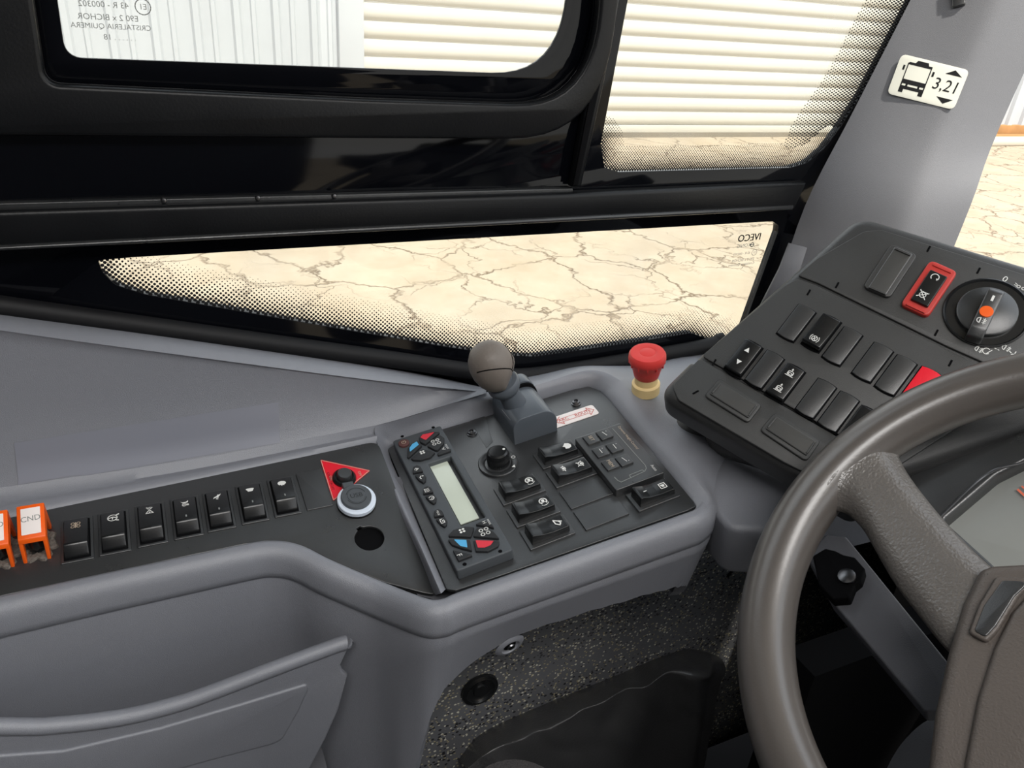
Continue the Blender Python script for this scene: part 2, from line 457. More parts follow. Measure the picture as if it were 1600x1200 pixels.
def sym(fr, at, size, prims, m, parent, h=0.0004, rot=0.0, name='symbol', label=None, mirror=False, sy=None):
    """flat print: prims in units of size. l line, d disc, o ring, a arc, p polygon, t text"""
    vs, fs = [], []

    def poly(pts): fs.append(list(range(len(vs), len(vs) + len(pts)))); vs.extend(pts)

    def line(pts, w, closed=False):
        n = len(pts)
        for i in range(n if closed else n - 1):
            a, b = Vector(pts[i]), Vector(pts[(i + 1) % n]); d = (b - a)
            if d.length < 1e-9: continue
            d.normalize(); q = Vector((-d.y, d.x)) * w / 2; e = d * w * 0.35
            poly([tuple(a - q - e), tuple(b - q + e), tuple(b + q + e), tuple(a + q - e)])
    for pr in prims:
        k = pr[0]
        if k == 'l': line(pr[1], pr[2])
        elif k == 'p': poly(pr[1])
        elif k == 'd': poly([(pr[1] + pr[3] * math.cos(2 * PI * i / 18), pr[2] + pr[3] * math.sin(2 * PI * i / 18)) for i in range(18)])
        elif k == 'o': line([(pr[1] + pr[3] * math.cos(2 * PI * i / 18), pr[2] + pr[3] * math.sin(2 * PI * i / 18)) for i in range(18)], pr[4], True)
        elif k == 'a': line([(pr[1] + pr[3] * math.cos(math.radians(pr[4] + (pr[5] - pr[4]) * i / 10)), pr[2] + pr[3] * math.sin(math.radians(pr[4] + (pr[5] - pr[4]) * i / 10))) for i in range(11)], pr[6])
        elif k == 't':
            tv, tf = text2d(pr[1]); b = len(vs); r = math.radians(pr[5]) if len(pr) > 5 else 0; cc, ss = math.cos(r), math.sin(r)
            vs.extend([(pr[2] + pr[4] * (x * cc - y * ss), pr[3] + pr[4] * (x * ss + y * cc)) for x, y in tv]); fs.extend([[b + i for i in f] for f in tf])
    c, s = math.cos(rot), math.sin(rot); out = []
    for x, y in vs:
        if mirror: x = -x
        x, y = x * size, y * (sy or size)
        out.append(fr.p(at[0] + x * c - y * s, at[1] + x * s + y * c, h))
    return from_py(name, out, fs, m, parent, None, label, recalc=False)


# ------------------------------------------------------------------ planes of the cab (from the photograph's perspective)
NC = Vector((-.19, -.086, .978)).normalized()
CC = NC.dot(ray(850, 770) * .85)
FC = Frame(NC, CC)                                              # control panel on the console
FS = Frame((0, -.28, 1), through=FC.w(625, 850, -0.003))        # switch strip on the left
NP = Vector((-.582, -.382, .718)).normalized()
FP = Frame(NP, NP.dot(ray(1300, 540) * .88), u=(.4, -.9, 0))    # switch pod by the wheel
WY = .82
FW = Frame((0, -1, 0), -WY)                                     # side wall with its windows
WT = math.radians(40)
FWH = Frame((-math.sin(WT), 0, math.cos(WT)), through=Vector((.541, .17, CAMZ - .36)))   # steering wheel
WC = FWH.at(800, 600)
_q = Vector((.541, .17, -.36)); WCU, WCV = _q.dot(FWH.u), _q.dot(FWH.v)
# ------------------------------------------------------------------ outdoors
def box_mesh(x0, x1, y0, y1, z0, z1, bev=0.0):
    me = D.meshes.new('box'); vs = [(x, y, z) for x in (x0, x1) for y in (y0, y1) for z in (z0, z1)]
    me.from_pydata(vs, [], [(0, 1, 3, 2), (4, 6, 7, 5), (0, 4, 5, 1), (2, 3, 7, 6), (0, 2, 6, 4), (1, 5, 7, 3)])
    bm = bmesh.new(); bm.from_mesh(me); bmesh.ops.recalc_face_normals(bm, faces=bm.faces)
    if bev: bmesh.ops.bevel(bm, geom=list(bm.edges), offset=bev, segments=2, profile=0.5, affect='EDGES', clamp_overlap=True)
    bm.to_mesh(me); bm.free(); return me


def box(name, x0, x1, y0, y1, z0, z1, m, parent=None, bev=0.0, label=None): return finish(name, box_mesh(x0, x1, y0, y1, z0, z1, bev), m, parent, 35, label)


g = from_py('ground', [(-14, -12, 0), (40, -12, 0), (40, 40, 0), (-14, 40, 0)], [[0, 1, 2, 3]], GROUND, None, None)
tag(g, 'cream concrete yard covered in branching dark cracks', 'ground', None, 'structure')

BY = 10.3
bld = thing('roller_shutter', 'wide cream roller shutter of horizontal slats seen through the side windows', 'shutter', (5.0, BY, 0))
SX0 = onY(566, 60, BY).x; SX1 = 13.2
pitch = .205
k = 0
zz = .16
bar = box('bottom_bar', SX0, SX1, BY - .05, BY + .05, .07, .18, SLATM, bld, .01)
box('shadow_strip', SX0, SX1, BY - .045, BY + .045, .0, .07, mat('shadow_grey', lin(120, 112, 98), .8), bld, .0, 'grey rubber strip along the bottom of the shutter')  # shade under the bottom bar, put in as a darker strip
while zz < 3.6:
    prof = [(-.022, 0), (.012, .035), (.018, .09), (.004, .15), (-.012, .186), (-.022, .204)]
    vs, fs = [], []
    for x in (SX0, SX1):
        for d, h in prof: vs.append((x, BY - d - .02, zz + .02 + h))
    n = len(prof)
    for i in range(n - 1): fs.append([i, i + 1, n + i + 1, n + i])
    o = from_py('slat', vs, fs, SLATM, bld, 50)
    zz += pitch
wl = thing('corrugated_wall', 'white ribbed metal wall beside the shutter, behind the sliding window', 'wall', (1.5, BY, 0))
x1 = onY(527, 60, BY).x; x0 = -7.5
rib = .44; x = x1 - rib
while x > x0:
    vs, fs = [], []
    pr = [(0, 0), (.10, 0), (.125, .035), (.185, .035), (.21, 0), (.31, 0), (.325, .02), (.365, .02), (.38, 0), (.44, 0)]
    for z in (.05, 4.2):
        for a, d in pr: vs.append((x + a, BY - .03 - d, z))
    n = len(pr)
    fs = [[i, i + 1, n + i + 1, n + i] for i in range(n - 1)]
    o = from_py('metal_sheet', vs, fs, WALLW, wl, 20)
    sc = box('screw', x + .135, x + .165, BY - .085, BY - .06, .78, .80, WALLW, wl)
    x -= rib
box('corner_post', x1, SX0, BY - .10, BY + .06, 0.0, 4.2, WALLW, wl, .012)
# building on the right, beyond the windscreen
rw = thing('ribbed_facade', 'white vertically ribbed facade at far right beyond the windscreen', 'wall', (16, 11, 0))
xx = SX1 + .3
box('masonry_base', SX1 + .1, 30, BY - .10, BY + .1, 0.0, .22, BASEM, rw, .02)
while xx < 24:
    vs = [(xx, BY - .04, .2), (xx + .2, BY - .04, .2), (xx + .24, BY - .09, .2), (xx + .36, BY - .09, .2), (xx + .4, BY - .04, .2)]
    vs = vs + [(a, b, 4.2) for a, b, c in vs]
    from_py('metal_sheet', vs, [[i, i + 1, 6 + i, 5 + i] for i in range(4)], WALLW, rw, 20); xx += .4
cb = box('kerb', SX1 + .1, 30, BY - .95, BY - .55, 0, .10, CURBM, None, .03)
tag(cb, 'pale concrete kerb at the foot of the far ribbed facade', 'kerb')
pav = box('pavement', SX1 + .1, 30, BY - .54, BY - .11, 0, .06, BASEM, None)
tag(pav, 'tan strip of pavement between kerb and ribbed facade', 'pavement')

# ------------------------------------------------------------------ the cab shell
def setting(o, label, cat): return tag(o, label, cat, None, 'structure')


W2 = pxs(FW, [(945, 262), (939, 225), (985, -20), (1010, -160), (1500, -160), (1426, 0), (1345, 150), (1312, 200), (1288, 232), (1262, 254), (1235, 262), (967, 269)])
W2 = rounded(W2, [.004, .006, 0, 0, 0, .03, .05, .03, .03, .03, .03, .018])
W3 = pxs(FW, [(153, 407), (210, 402), (1207, 346), (1217, 352), (1216, 362), (1150, 545), (1080, 520), (1000, 533), (900, 548), (835, 557), (790, 555), (700, 542), (500, 508), (375, 486), (228, 460), (180, 445), (160, 424)])
W3 = rounded(W3, [.002, .01, .006, .006, .006, .01, .02, .02, .02, .02, .02, .02, .04, .04, .02, .02, .01])
top = .62
G1 = [FW.at(98, 88), FW.at(800, 116), FW.at(850, 96), FW.at(880, 45), FW.at(886, 0)]
p0 = FW.at(100, 90); pr_ = FW.at(886, 0)
# window 1 : opening outline of the black screened glass border (upper left sliding window)
dl = Vector(FW.at(78, 0)) - Vector(p0)
W1 = [FW.at(102, 91), FW.at(878, 119), FW.at(905, -160), (FW.at(905, -160)[0], .45), (FW.at(60, -160)[0] , .45), FW.at(66, -160)]
W1r = rounded(W1, [.014, .085, 0, .05, .03, 0], 10)
I1 = [FW.at(73, 128), FW.at(560, 152), FW.at(915, 164), FW.at(940, -160), (FW.at(940, -160)[0], .49), (FW.at(20, -160)[0], .49), FW.at(30, -160)]
I1r = rounded(I1, [.012, 0, .105, 0, .05, .03, 0], 10)
O1 = [FW.at(-900, 228), FW.at(0, 207), FW.at(560, 212), FW.at(930, 214), FW.at(975, -160), (FW.at(975, -160)[0], .54), (FW.at(-900, 228)[0], .54)]
O1r = rounded(O1, [0, 0, 0, .13, 0, .05, .03], 10)
outer = [(-1.6, -1.35), (.82, -1.35), FW.at(1235, 470), FW.at(1290, 300), FW.at(1475, -20), FW.at(1590, -240), (FW.at(1590, -240)[0] + .2, .95), (-1.6, .95)]
wl_ = plate('wall_left', FW, outer, BLACKG, 0.0, .012, .0005, [I1r, W2, W3], None)
setting(wl_, 'black left side of the cab that holds the driver windows', 'wall')

win1 = thing('window_1', 'sliding driver window at upper left with thick black frame and mirrored glass stamp', 'window', tuple(FW.p(.2, -.05)))
win1['kind'] = 'structure'
plate('frame', FW, O1r, BLACKM, .016, .016, .004, [I1r], win1, label='matt black moulded window frame')
plate('glass_border', FW, [(a, b) for a, b in I1r], BLACKG, -.006, .004, .0004, [W1r], win1, label='glossy black printed border of the pane')
Wp = [(a, b) for a, b in W1r]
plate('pane', FW, Wp, GLASS, -.0075, .002, 0, [], win1)
FWm = Frame((0, -1, 0), -WY)
def stamp(fr, lines, at, m, parent, h, w, rot=0.0, gap=1.35):
    pr = []; y = 0
    for s, sz in lines:
        pr.append(('t', s, 0, y, sz)); y -= gap
    return sym(fr, at, w, pr, m, parent, h, rot, 'glass_stamp', mirror=True)
c1 = FW.at(174, 22)
sym(FW, FW.at(172, 27), .0036, [('t', '43 R - 000302', 1.0, 2.6, 1.9), ('o', -4.6 - 3.0, 2.6, 1.75, .22), ('t', 'E1', -7.6, 2.6, 1.8), ('t', 'E90 2 x BICHOR', 0.4, -.2, 1.9), ('t', 'CRISTALERIA QUIMERA', 0, -2.2, 1.7), ('t', '. . . . . . 18', -1.5, -4.6, 1.8)], GREYP, win1, -.005, FW.at(1, 0)[0] * 0 + 0.0, 'glass_stamp', mirror=True)

win2 = thing('window_2', 'upper front quarter window beside the pillar with dotted lower edge', 'window', tuple(FW.p(.65, -.1)))
win2['kind'] = 'structure'
plate('pane', FW, W2, GLASS, -.004, .002, 0, [], win2)
win3 = thing('window_3', 'long low window above the console with dotted edge and mirrored maker stamp', 'window', tuple(FW.p(.4, -.35)))
win3['kind'] = 'structure'
plate('pane', FW, W3, GLASS, -.004, .002, 0, [], win3)


def seg_dist(px, py, a, b):
    ax, ay = a; bx, by = b; dx, dy = bx - ax, by - ay; L2 = dx * dx + dy * dy
    t = np.clip(((px - ax) * dx + (py - ay) * dy) / max(L2, 1e-12), 0, 1)
    return np.hypot(px - ax - t * dx, py - ay - t * dy)


def inside(px, py, poly):
    r = np.zeros(px.shape, bool); n = len(poly)
    for i in range(n):
        (x1, y1), (x2, y2) = poly[i], poly[(i + 1) % n]
        if y1 == y2: continue
        r ^= ((y1 > py) != (y2 > py)) & (px < (x2 - x1) * (py - y1) / (y2 - y1) + x1)
    return r


def frit(parent, poly, use, band, pitch, h, r0=.60, r1=.10, sides=8, su=1.0, skip=None):
    """halftone dots printed on the glass, smaller away from the edge"""
    P = np.array(poly); u0, v0 = P.min(0); u1, v1 = P.max(0)
    U, V = np.meshgrid(np.arange(u0, u1, pitch * su), np.arange(v0, v1, pitch * .5)); U = U + (np.arange(U.shape[0]) % 2)[:, None] * pitch * .5 * su
    U = U.ravel(); V = V.ravel(); ins = inside(U, V, poly); U = U[ins]; V = V[ins]
    dmin = np.full(U.shape, 9.0); dsk = np.full(U.shape, 9.0)
    n = len(poly)
    for i in range(n):
        a, b = poly[i], poly[(i + 1) % n]
        if use((a[0] + b[0]) / 2, (a[1] + b[1]) / 2, b[0] - a[0], b[1] - a[1]): dmin = np.minimum(dmin, seg_dist(U, V, a, b))
        elif skip and skip((a[0] + b[0]) / 2, (a[1] + b[1]) / 2, b[0] - a[0], b[1] - a[1]): dsk = np.minimum(dsk, seg_dist(U, V, a, b))
    keep = (dmin < band) & (dsk > (.026 if skip else -1)); U, V, dmin = U[keep], V[keep], dmin[keep]
    vs, fs = [], []
    for x, y, d in zip(U, V, dmin):
        r = pitch * (r0 + (r1 - r0) * (d / band) ** .75) * .70; b = len(vs)
        for k in range(sides): vs.append(FW.p(x + su * r * math.cos(2 * PI * k / sides), y + r * math.sin(2 * PI * k / sides), h))
        fs.append(list(range(b, b + sides)))
    o = from_py('frit_dots', vs, fs, BLACKPR, parent, None, 'black dots printed along the edge of the pane', recalc=False)
    o['kind'] = 'stuff'
    return o


v_top3 = FW.at(600, 381)[1]; v_tip = FW.at(160, 425)[0]
frit(win3, W3, lambda x, y, dx, dy: (y < FW.at(180, 430)[1] and x < FW.at(1130, 530)[0]) or x < FW.at(185, 430)[0] and dy * 1 < 0.004 and y < FW.at(153, 408)[1], .040, .0052, -.0015)
vb = FW.at(1100, 240)[1]; ur = FW.at(1255, 262)[0]
vb2 = FW.at(1296, 222)[1]
bot2 = lambda x, y, dx, dy: y < vb2
frit(win2, W2, bot2, .032, .0038, -.0015, .62, .22)
frit(win2, W2, lambda x, y, dx, dy: x > ur and y >= vb2 and y < .5, .075, .0038, -.0015, .60, .26, 8, 2.0, bot2)
sym(FW, FW.at(1172, 372), .0115, [('t', 'IVECO', .03 * k, 0, 1.25) for k in (-1, 1)], BLACKPR, win3, -.0012, .03, 'glass_stamp', mirror=True)
sym(FW, FW.at(1166, 384), .0058, [('t', 'KONIG', .6, 0, 1.3), ('o', -2.0, 0, .5, .2), ('l', [(-2.6, 0), (-1.4, 0)], .2)], GREYP, win3, -.0012, .03, 'glass_stamp', mirror=True)
sym(FW, FW.at(1165, 400), .0044, [('o', -3.6, .8, 1.0, .16), ('t', 'E1', -3.6, .8, 1.1), ('t', '43 R - 000302', 1.5, .8, 1.2), ('t', 'E90 2 x BICHOR', .5, -1.4, 1.3), ('t', 'Cristaleria Quimera', .8, -2.8, 1.3), ('l', [(0, -3.8), (.4, -4.3)], .2)], GREYP, win3, -.0012, .03, 'glass_stamp', mirror=True)

# waist rail below the upper windows
zt0, zt1 = FW.at(0, 322)[1], FW.at(890, 299)[1]
tr1 = thing('trim_1', 'black horizontal rail running the length of the side windows', 'rail', tuple(FW.p(.3, -.2, .01))); tr1['kind'] = 'structure'
RL = [FW.at(-900, 365, .02), FW.at(0, 330, .02), FW.at(890, 303, .02), FW.at(1262, 286, .02), FW.at(1243, 327, .02), FW.at(625, 358, .02), FW.at(0, 390, .02), FW.at(-900, 436, .02)]
plate('rail', FW, rounded(RL, [0, 0, 0, 0, 0, 0, 0, 0]), BLACKM, .020, .020, .005, [], tr1)
FL = [FW.at(-600, 336, .006), FW.at(0, 316, .006), FW.at(893, 293, .006), FW.at(893, 303, .006), FW.at(0, 330, .006), FW.at(-600, 352, .006)]
plate('flange', FW, FL, BEAD, .010, .010, .0012, [], tr1, label='thin black flange along the top of the rail')
ED = [FW.at(-600, 413, .022), FW.at(0, 384, .022), FW.at(625, 352, .022), FW.at(1240, 321, .022), FW.at(1238, 328, .022), FW.at(625, 360, .022), FW.at(0, 392, .022), FW.at(-600, 422, .022)]
plate('edge_bead', FW, ED, BEAD, .024, .008, .003, [], tr1, label='rounded black bead along the lower edge')
for sx in (256, 403, 522):
    a = FW.at(sx, 318 - (sx - 0) * .0255 + 1.5, .010)
    lathe('screw', FW, [(.0, .0026), (.0022, .002), (.003, 0), (.003, -.001)], METAL, a, .010, 12, tr1)
# upright bar between the two upper windows
tr2 = thing('trim_2', 'narrow black upright bar between the two upper windows', 'bar', tuple(FW.p(.5, -.1, .005))); tr2['kind'] = 'structure'
B2 = [FW.at(893, 292, .012), FW.at(908, 292, .012), FW.at(944, 130, .012), FW.at(990, -120, .012), FW.at(965, -120, .012), FW.at(922, 128, .012)]
plate('upright', FW, B2, BLACKM, .014, .014, .004, [], tr2)
plate('slot', FW, [FW.at(895, 290, .015), FW.at(903, 290, .015), FW.at(938, 131, .015), FW.at(926, 131, .015)], BLACKMATT, .0155, .003, .001, [], tr2, label='dark slot in the bar')
# rubber seal below the low window
SEAL = [FW.at(-460, 414, .01), FW.at(0, 478, .01), FW.at(400, 533, .01), FW.at(600, 560, .01), FW.at(760, 582, .01), FW.at(850, 584, .01), FW.at(1090, 543, .01), FW.at(1130, 530, .01)]
sp = [FW.p(a, b, .010) for a, b in SEAL]
tr3 = tag(tube('trim_3', catmull(sp, 60), .011, BLACKR, None, 8), 'black rubber seal under the low side window', 'seal', None, 'structure')

# ceiling, floor, bulkhead, windscreen : what shelters and encloses the cab
setting(box('ceiling', -2.6, 1.08, -1.7, .86, CAMZ + .95, CAMZ + 1.0, CEIL), 'white cab ceiling', 'ceiling')
setting(box('floor', -2.6, 1.6, -1.7, .86, .60, .65, BLACKMATT), 'dark cab floor below the console', 'floor')
setting(box('wall_front', 1.22, 1.27, -1.7, .80, .60, CAMZ - .40, BLACKMATT), 'dark bulkhead in front of the pedals', 'wall')

setting(box('trim_4', .82, 1.22, -1.7, .78, CAMZ - .62, CAMZ - .50, BLACKMATT), 'added black dashboard shelf under the windscreen that shades the vinyl', 'dashboard')  # block added to keep windscreen daylight off the vinyl below the console
setting(box('wall_back', -1.65, -1.6, -1.7, .86, .60, CAMZ + .95, GREYD), 'grey partition behind the driver', 'wall')
setting(box('wall_right', -1.6, .70, -1.72, -1.68, .60, CAMZ + .95, GREYD), 'grey side wall behind the entrance door', 'wall')
# windscreen pillar
Ledge = [(1205, 475), (1222, 425), (1262, 312), (1330, 180), (1420, 5), (1520, -190), (1590, -330)]
PL = [onY(x, y, WY - .012) for x, y in Ledge]
Redge = [(1460, 470), (1475, 425), (1520, 312), (1555, 215), (1650, 5), (1740, -190), (1800, -330)]
PRt = [onX(x, y, 1.12 + .0) for x, y in Redge]
PRt = []
for (x, y), l in zip(Redge, PL):
    r = ray(x, y); t = (l.x + .13) / r.x; PRt.append(CAM + r * t)
rows = []
for t in np.linspace(0, 1, 25):
    row = []
    for i, (a, b) in enumerate(zip(PL, PRt)):
        fold = .64 - .03 * i
        q = a.lerp(b, t)
        k = t / fold if t < fold else (1 - t) / (1 - fold)
        k = 1 - math.sqrt((1 - k) ** 2 + .02) + .01
        q = q + Vector((-.50, -.86, 0)) * (.040 * k)
        row.append(q)
    rows.append(catmull(row, 26))
rows.append([p + Vector((.05, .06, 0)) for p in rows[-1]])
pil = thing('pillar', 'grey plastic windscreen pillar cover carrying a white height sticker', 'pillar', tuple(rows[12][10])); pil['kind'] = 'structure'
pc = loft('cover', rows, PILLAR, pil)
# lower pillar cap with a seam
q = [onY(x, y, WY - .016) for x, y in ((1180, 480), (1213, 415), (1228, 376))]
q2 = [on_plane(x, y, (0, 1, 0), WY - .035) for x, y in ((1300, 480), (1320, 430), (1330, 401))]
cap = loft('lower_cap', [[a.lerp(b, t) + Vector((-.3, -.9, 0)) * .012 for a, b in zip(q, q2)] for t in np.linspace(0, 1, 5)], PILLAR, pil, thick=.004)


def on_mesh(o, x, y):
    """point and normal where a line of sight meets a thing already built"""
    r = ray(x, y); M = o.matrix_world.inverted(); me = o.data
    bpy.context.view_layer.update()
    base = Vector((0, 0, 0)); pp = o.parent
    while pp is not None: base += pp.location; pp = pp.parent
    from mathutils.bvhtree import BVHTree
    bt = BVHTree.FromPolygons([v.co + base for v in me.vertices], [list(p.vertices) for p in me.polygons])
    h = (None, None)
    for k in range(120):
        h = bt.ray_cast(CAM, ray(x + k * .9 * math.cos(k), y + k * .9 * math.sin(k)))
        if h[0] is not None: break
    n = h[1]
    if n.dot(r) > 0: n = -n
    return h[0], n


# height sticker on the pillar
a, na = on_mesh(pc, 1450, 128); b1, _ = on_mesh(pc, 1386, 146); b2, _ = on_mesh(pc, 1490, 172); b3, _ = on_mesh(pc, 1409, 84); b4, _ = on_mesh(pc, 1515, 110)
uu = ((b2 - b1) + (b4 - b3)).normalized(); vv = ((b3 - b1) + (b4 - b2))
nn = uu.cross(vv).normalized()
FST = Frame(nn, nn.dot(a - CAM) + .0015, u=tuple(uu))
st = thing('height_sticker', 'white sticker with bus symbol and 3,21 on the grey pillar', 'sticker', tuple(a))
quad = [FST.at(1386, 146), FST.at(1490, 172), FST.at(1515, 110), FST.at(1409, 84)]
plate('backing', FST, rounded(quad, .007), STICK, .0006, .0008, .0001, [], st)
Q = [Vector(q) for q in quad]
def sq(s, t): return tuple((Q[0] * (1 - s) + Q[1] * s) * (1 - t) + (Q[3] * (1 - s) + Q[2] * s) * t)
def sk(pr, m, nm='print', lb=None): return sym(FST, (0, 0), 1.0, pr, m, st, .0008, 0, nm, lb)
P_ = lambda *a: ('p', [sq(s, t) for s, t in a])
sk([P_((.165, .86), (.245, .86), (.27, .93), (.425, .93), (.445, .86), (.50, .86), (.50, .80), (.14, .80), (.14, .83)),
    P_((.14, .80), (.155, .80), (.155, .42), (.14, .42)), P_((.485, .80), (.50, .80), (.50, .42), (.485, .42)),
    P_((.14, .44), (.50, .44), (.50, .33), (.14, .33)), P_((.14, .34), (.50, .34), (.50, .33), (.14, .33)),
    P_((.14, .34), (.16, .34), (.16, .26), (.14, .26)), P_((.215, .34), (.245, .34), (.245, .26), (.215, .26)), P_((.395, .34), (.425, .34), (.425, .26), (.395, .26)), P_((.48, .34), (.50, .34), (.50, .26), (.48, .26)),
    P_((.14, .28), (.50, .28), (.50, .20), (.14, .20)), P_((.14, .21), (.205, .21), (.205, .11), (.14, .11)), P_((.435, .21), (.50, .21), (.50, .11), (.435, .11)),
    P_((.085, .76), (.115, .76), (.115, .64), (.085, .64)), P_((.525, .76), (.555, .76), (.555, .64), (.525, .64))], BLACKPR, 'bus_symbol')
sk([P_((.70, .79), (.94, .79), (.82, .92))], BLACKPR, 'up_arrow')
sk([P_((.70, .22), (.94, .22), (.82, .08))], BLACKPR, 'down_arrow')
du = Q[1] - Q[0]; dv = Q[3] - Q[0]
sym(FST, sq(.775, .50), du.length * .225, [('t', '3,21', 0, 0, 1.0)], BLACKPR, st, .0008, math.atan2(du.y, du.x) - .02, 'height_number', sy=dv.length * .40)
# clip at the top of the pillar
a, na = on_mesh(pc, 1499, 2)
FCL = Frame(na, na.dot(a - CAM), u=(.6, -.3, .1))
cl = thing('pillar_clip', 'small black plastic clip near the top of the grey pillar', 'clip', tuple(a))
u_, v_ = FCL.at(1498, -10)
plate('clip_base', FCL, rect(.014, .034, .002, u_, v_), BLACKP, .006, .007, .001, [], cl)
plate('clip_tongue', FCL, rect(.007, .02, .002, u_, v_ + .004), BLACKR, .010, .005, .001, [], cl)

# windscreen pane
ws = thing('window_4', 'windscreen with dusty glass at the far right', 'window', (1.2, 0, CAMZ)); ws['kind'] = 'structure'
o = from_py('pane', [(1.36, WY + .0, CAMZ - .5), (1.36, -1.6, CAMZ - .5), (1.30, -1.6, CAMZ + .92), (1.30, WY + .0, CAMZ + .92)], [[0, 1, 2, 3]], GLASS, ws, None)

#print('podpt', FP.w(1600,430), FP.w(1480,380), 'pillar', [tuple(rows[16][i]) for i in (4,10,16)])
# ------------------------------------------------------------------ grey side trim panel under the window
def project(p):
    q = RW.transposed() @ (Vector(p) - CAM); return (800 + FPX * q.x / q.z, 600 + FPX * q.y / q.z)


sidep = thing('side_trim_panel', 'long grey moulded trim panel rising from the switch strip to the low window', 'panel', tuple(onY(300, 650, .78)))
NS = 44
L1 = catmull([onY(x, y, WY - .004) for x, y in ((-460, 427), (0, 487), (300, 527), (590, 571), (760, 606))], NS)
L1b = catmull([onY(x, y, .775) for x, y in ((-460, 437), (0, 505), (300, 546), (590, 586), (760, 610))], NS)
L2 = catmull([onY(x, y, .766) for x, y in ((-460, 445), (0, 516), (300, 557), (590, 595), (760, 613))], NS)
L3 = catmull([onY(x, y, .757) for x, y in ((-460, 826), (0, 762), (300, 718), (470, 687), (590, 664), (700, 632), (760, 614))], NS)
mid = lambda a, b, t, o=(0, 0, 0): [p.lerp(q, t) + Vector(o) for p, q in zip(a, b)]
rows = [[p + Vector((0, .012, -.01)) for p in L1], L1, mid(L1, L1b, .6, (0, 0, .002)), L1b, L2, mid(L2, L3, .03, (0, .003, 0)), mid(L2, L3, .1, (0, .004, 0)), mid(L2, L3, .5, (0, .010, 0)), mid(L2, L3, .9, (0, .006, 0)), L3]
loft('panel', rows, GREY, sidep, smooth=50)
L3b = catmull([onY(x, y, .757) for x, y in ((-460, 826), (0, 762), (300, 718), (470, 687), (590, 664))], NS)
L4 = catmull([FS.w(x, y, .001) for x, y in ((-460, 909), (0, 814.5), (140, 785), (300, 752), (470, 716), (589, 690))], NS)
rows = [[p for p in L3b], mid(L3b, L4, .25, (0, .001, -.006)), mid(L3b, L4, .5, (0, 0, -.002)), mid(L3b, L4, .75, (0, 0, .002)), L4, [p + Vector((0, -.002, -.012)) for p in L4]]
loft('lower_bead', rows, GREY, sidep, smooth=60, label='rounded grey bead along the back of the switch strip')
# faint rectangular film left on the panel
pm = [c for c in sidep.children if c.name == 'panel'][0]
frows = []
for t in np.linspace(0, 1, 7):
    row = []
    for k in np.linspace(0, 1, 24):
        tx, ty = 22 + 413 * k, 692 - 64 * k; bx, by = 30 + 407 * k, 760 - 68 * k
        h_, n_ = on_mesh(pm, tx + (bx - tx) * t, ty + (by - ty) * t); row.append(h_ + n_ * .0006)
    frows.append(row)
loft('film_patch', frows, mat('smooth_grey_film', lin(132, 134, 144), 0.38, 0.7), sidep, label='faint smooth rectangular film on the panel')

# ------------------------------------------------------------------ grey console moulding
con = thing('side_console', 'grey moulded side console with map pocket beside the steering wheel', 'console', tuple(FC.p(.33, .6, -.1)))
cont = [FS.w(x, y) for x, y in ((-460, 1036), (0, 933), (150, 900), (300, 868.5), (380, 852), (415, 846.5), (450, 848), (480, 857), (520, 877), (600, 911))]
cont += [FC.w(x, y) for x, y in ((666, 936), (690, 937), (712, 928), (780, 904), (950, 845), (1062, 806), (1084, 797), (1094, 784), (1086, 766), (1070, 744))]
NCN = 150
cont = catmull(cont, NCN)
tan = [(cont[min(i + 1, NCN - 1)] - cont[max(i - 1, 0)]) for i in range(NCN)]
nor = [Vector((t.y, -t.x, 0)).normalized() for t in tan]
for _ in range(5): nor = [(nor[max(0, i - 1)] + nor[i] + nor[min(NCN - 1, i + 1)]).normalized() for i in range(NCN)]
BOT = [(600, 1500), (632, 1240), (645, 1195), (668, 1140), (700, 1090), (740, 1050), (800, 1011), (900, 975), (1000, 945), (1080, 924), (1170, 900), (1260, 870)]
def bot_y(x):
    if x <= BOT[0][0]: return 5000
    for (a, b), (c, d) in zip(BOT, BOT[1:]):
        if x <= c: return b + (d - b) * (x - a) / (c - a)
    return 870
prof = [(0, -.006), (0, .0), (.0015, .0025), (.005, .0032), (.011, .002), (.016, -.003), (.0185, -.010), (.0195, -.022), (.0195, -.0285), (.0172, -.0305), (.0172, -.033), (.0185, -.038)]
rows = [[p + n * d + Vector((0, 0, h)) for p, n in zip(cont, nor)] for d, h in prof]
last = rows[-1]; zb = []
for i, p in enumerate(last):
    z = p.z
    while z > CAMZ - 1.0:
        x, y = project((p.x, p.y, z))
        if y >= bot_y(x): break
        z -= .003
    if i > NCN - 10: z = max(z, p.z - .06)
    zb.append(z)
for k in range(1, 9):
    t = k / 8
    rows.append([Vector((p.x, p.y, p.z + (z - p.z) * t)) - n * (.012 * t) for p, n, z in zip(last, nor, zb)])
rows.append([p - n * .012 for p, n in zip(rows[-1], nor)])
loft('fascia', rows, GREY, con, smooth=55)

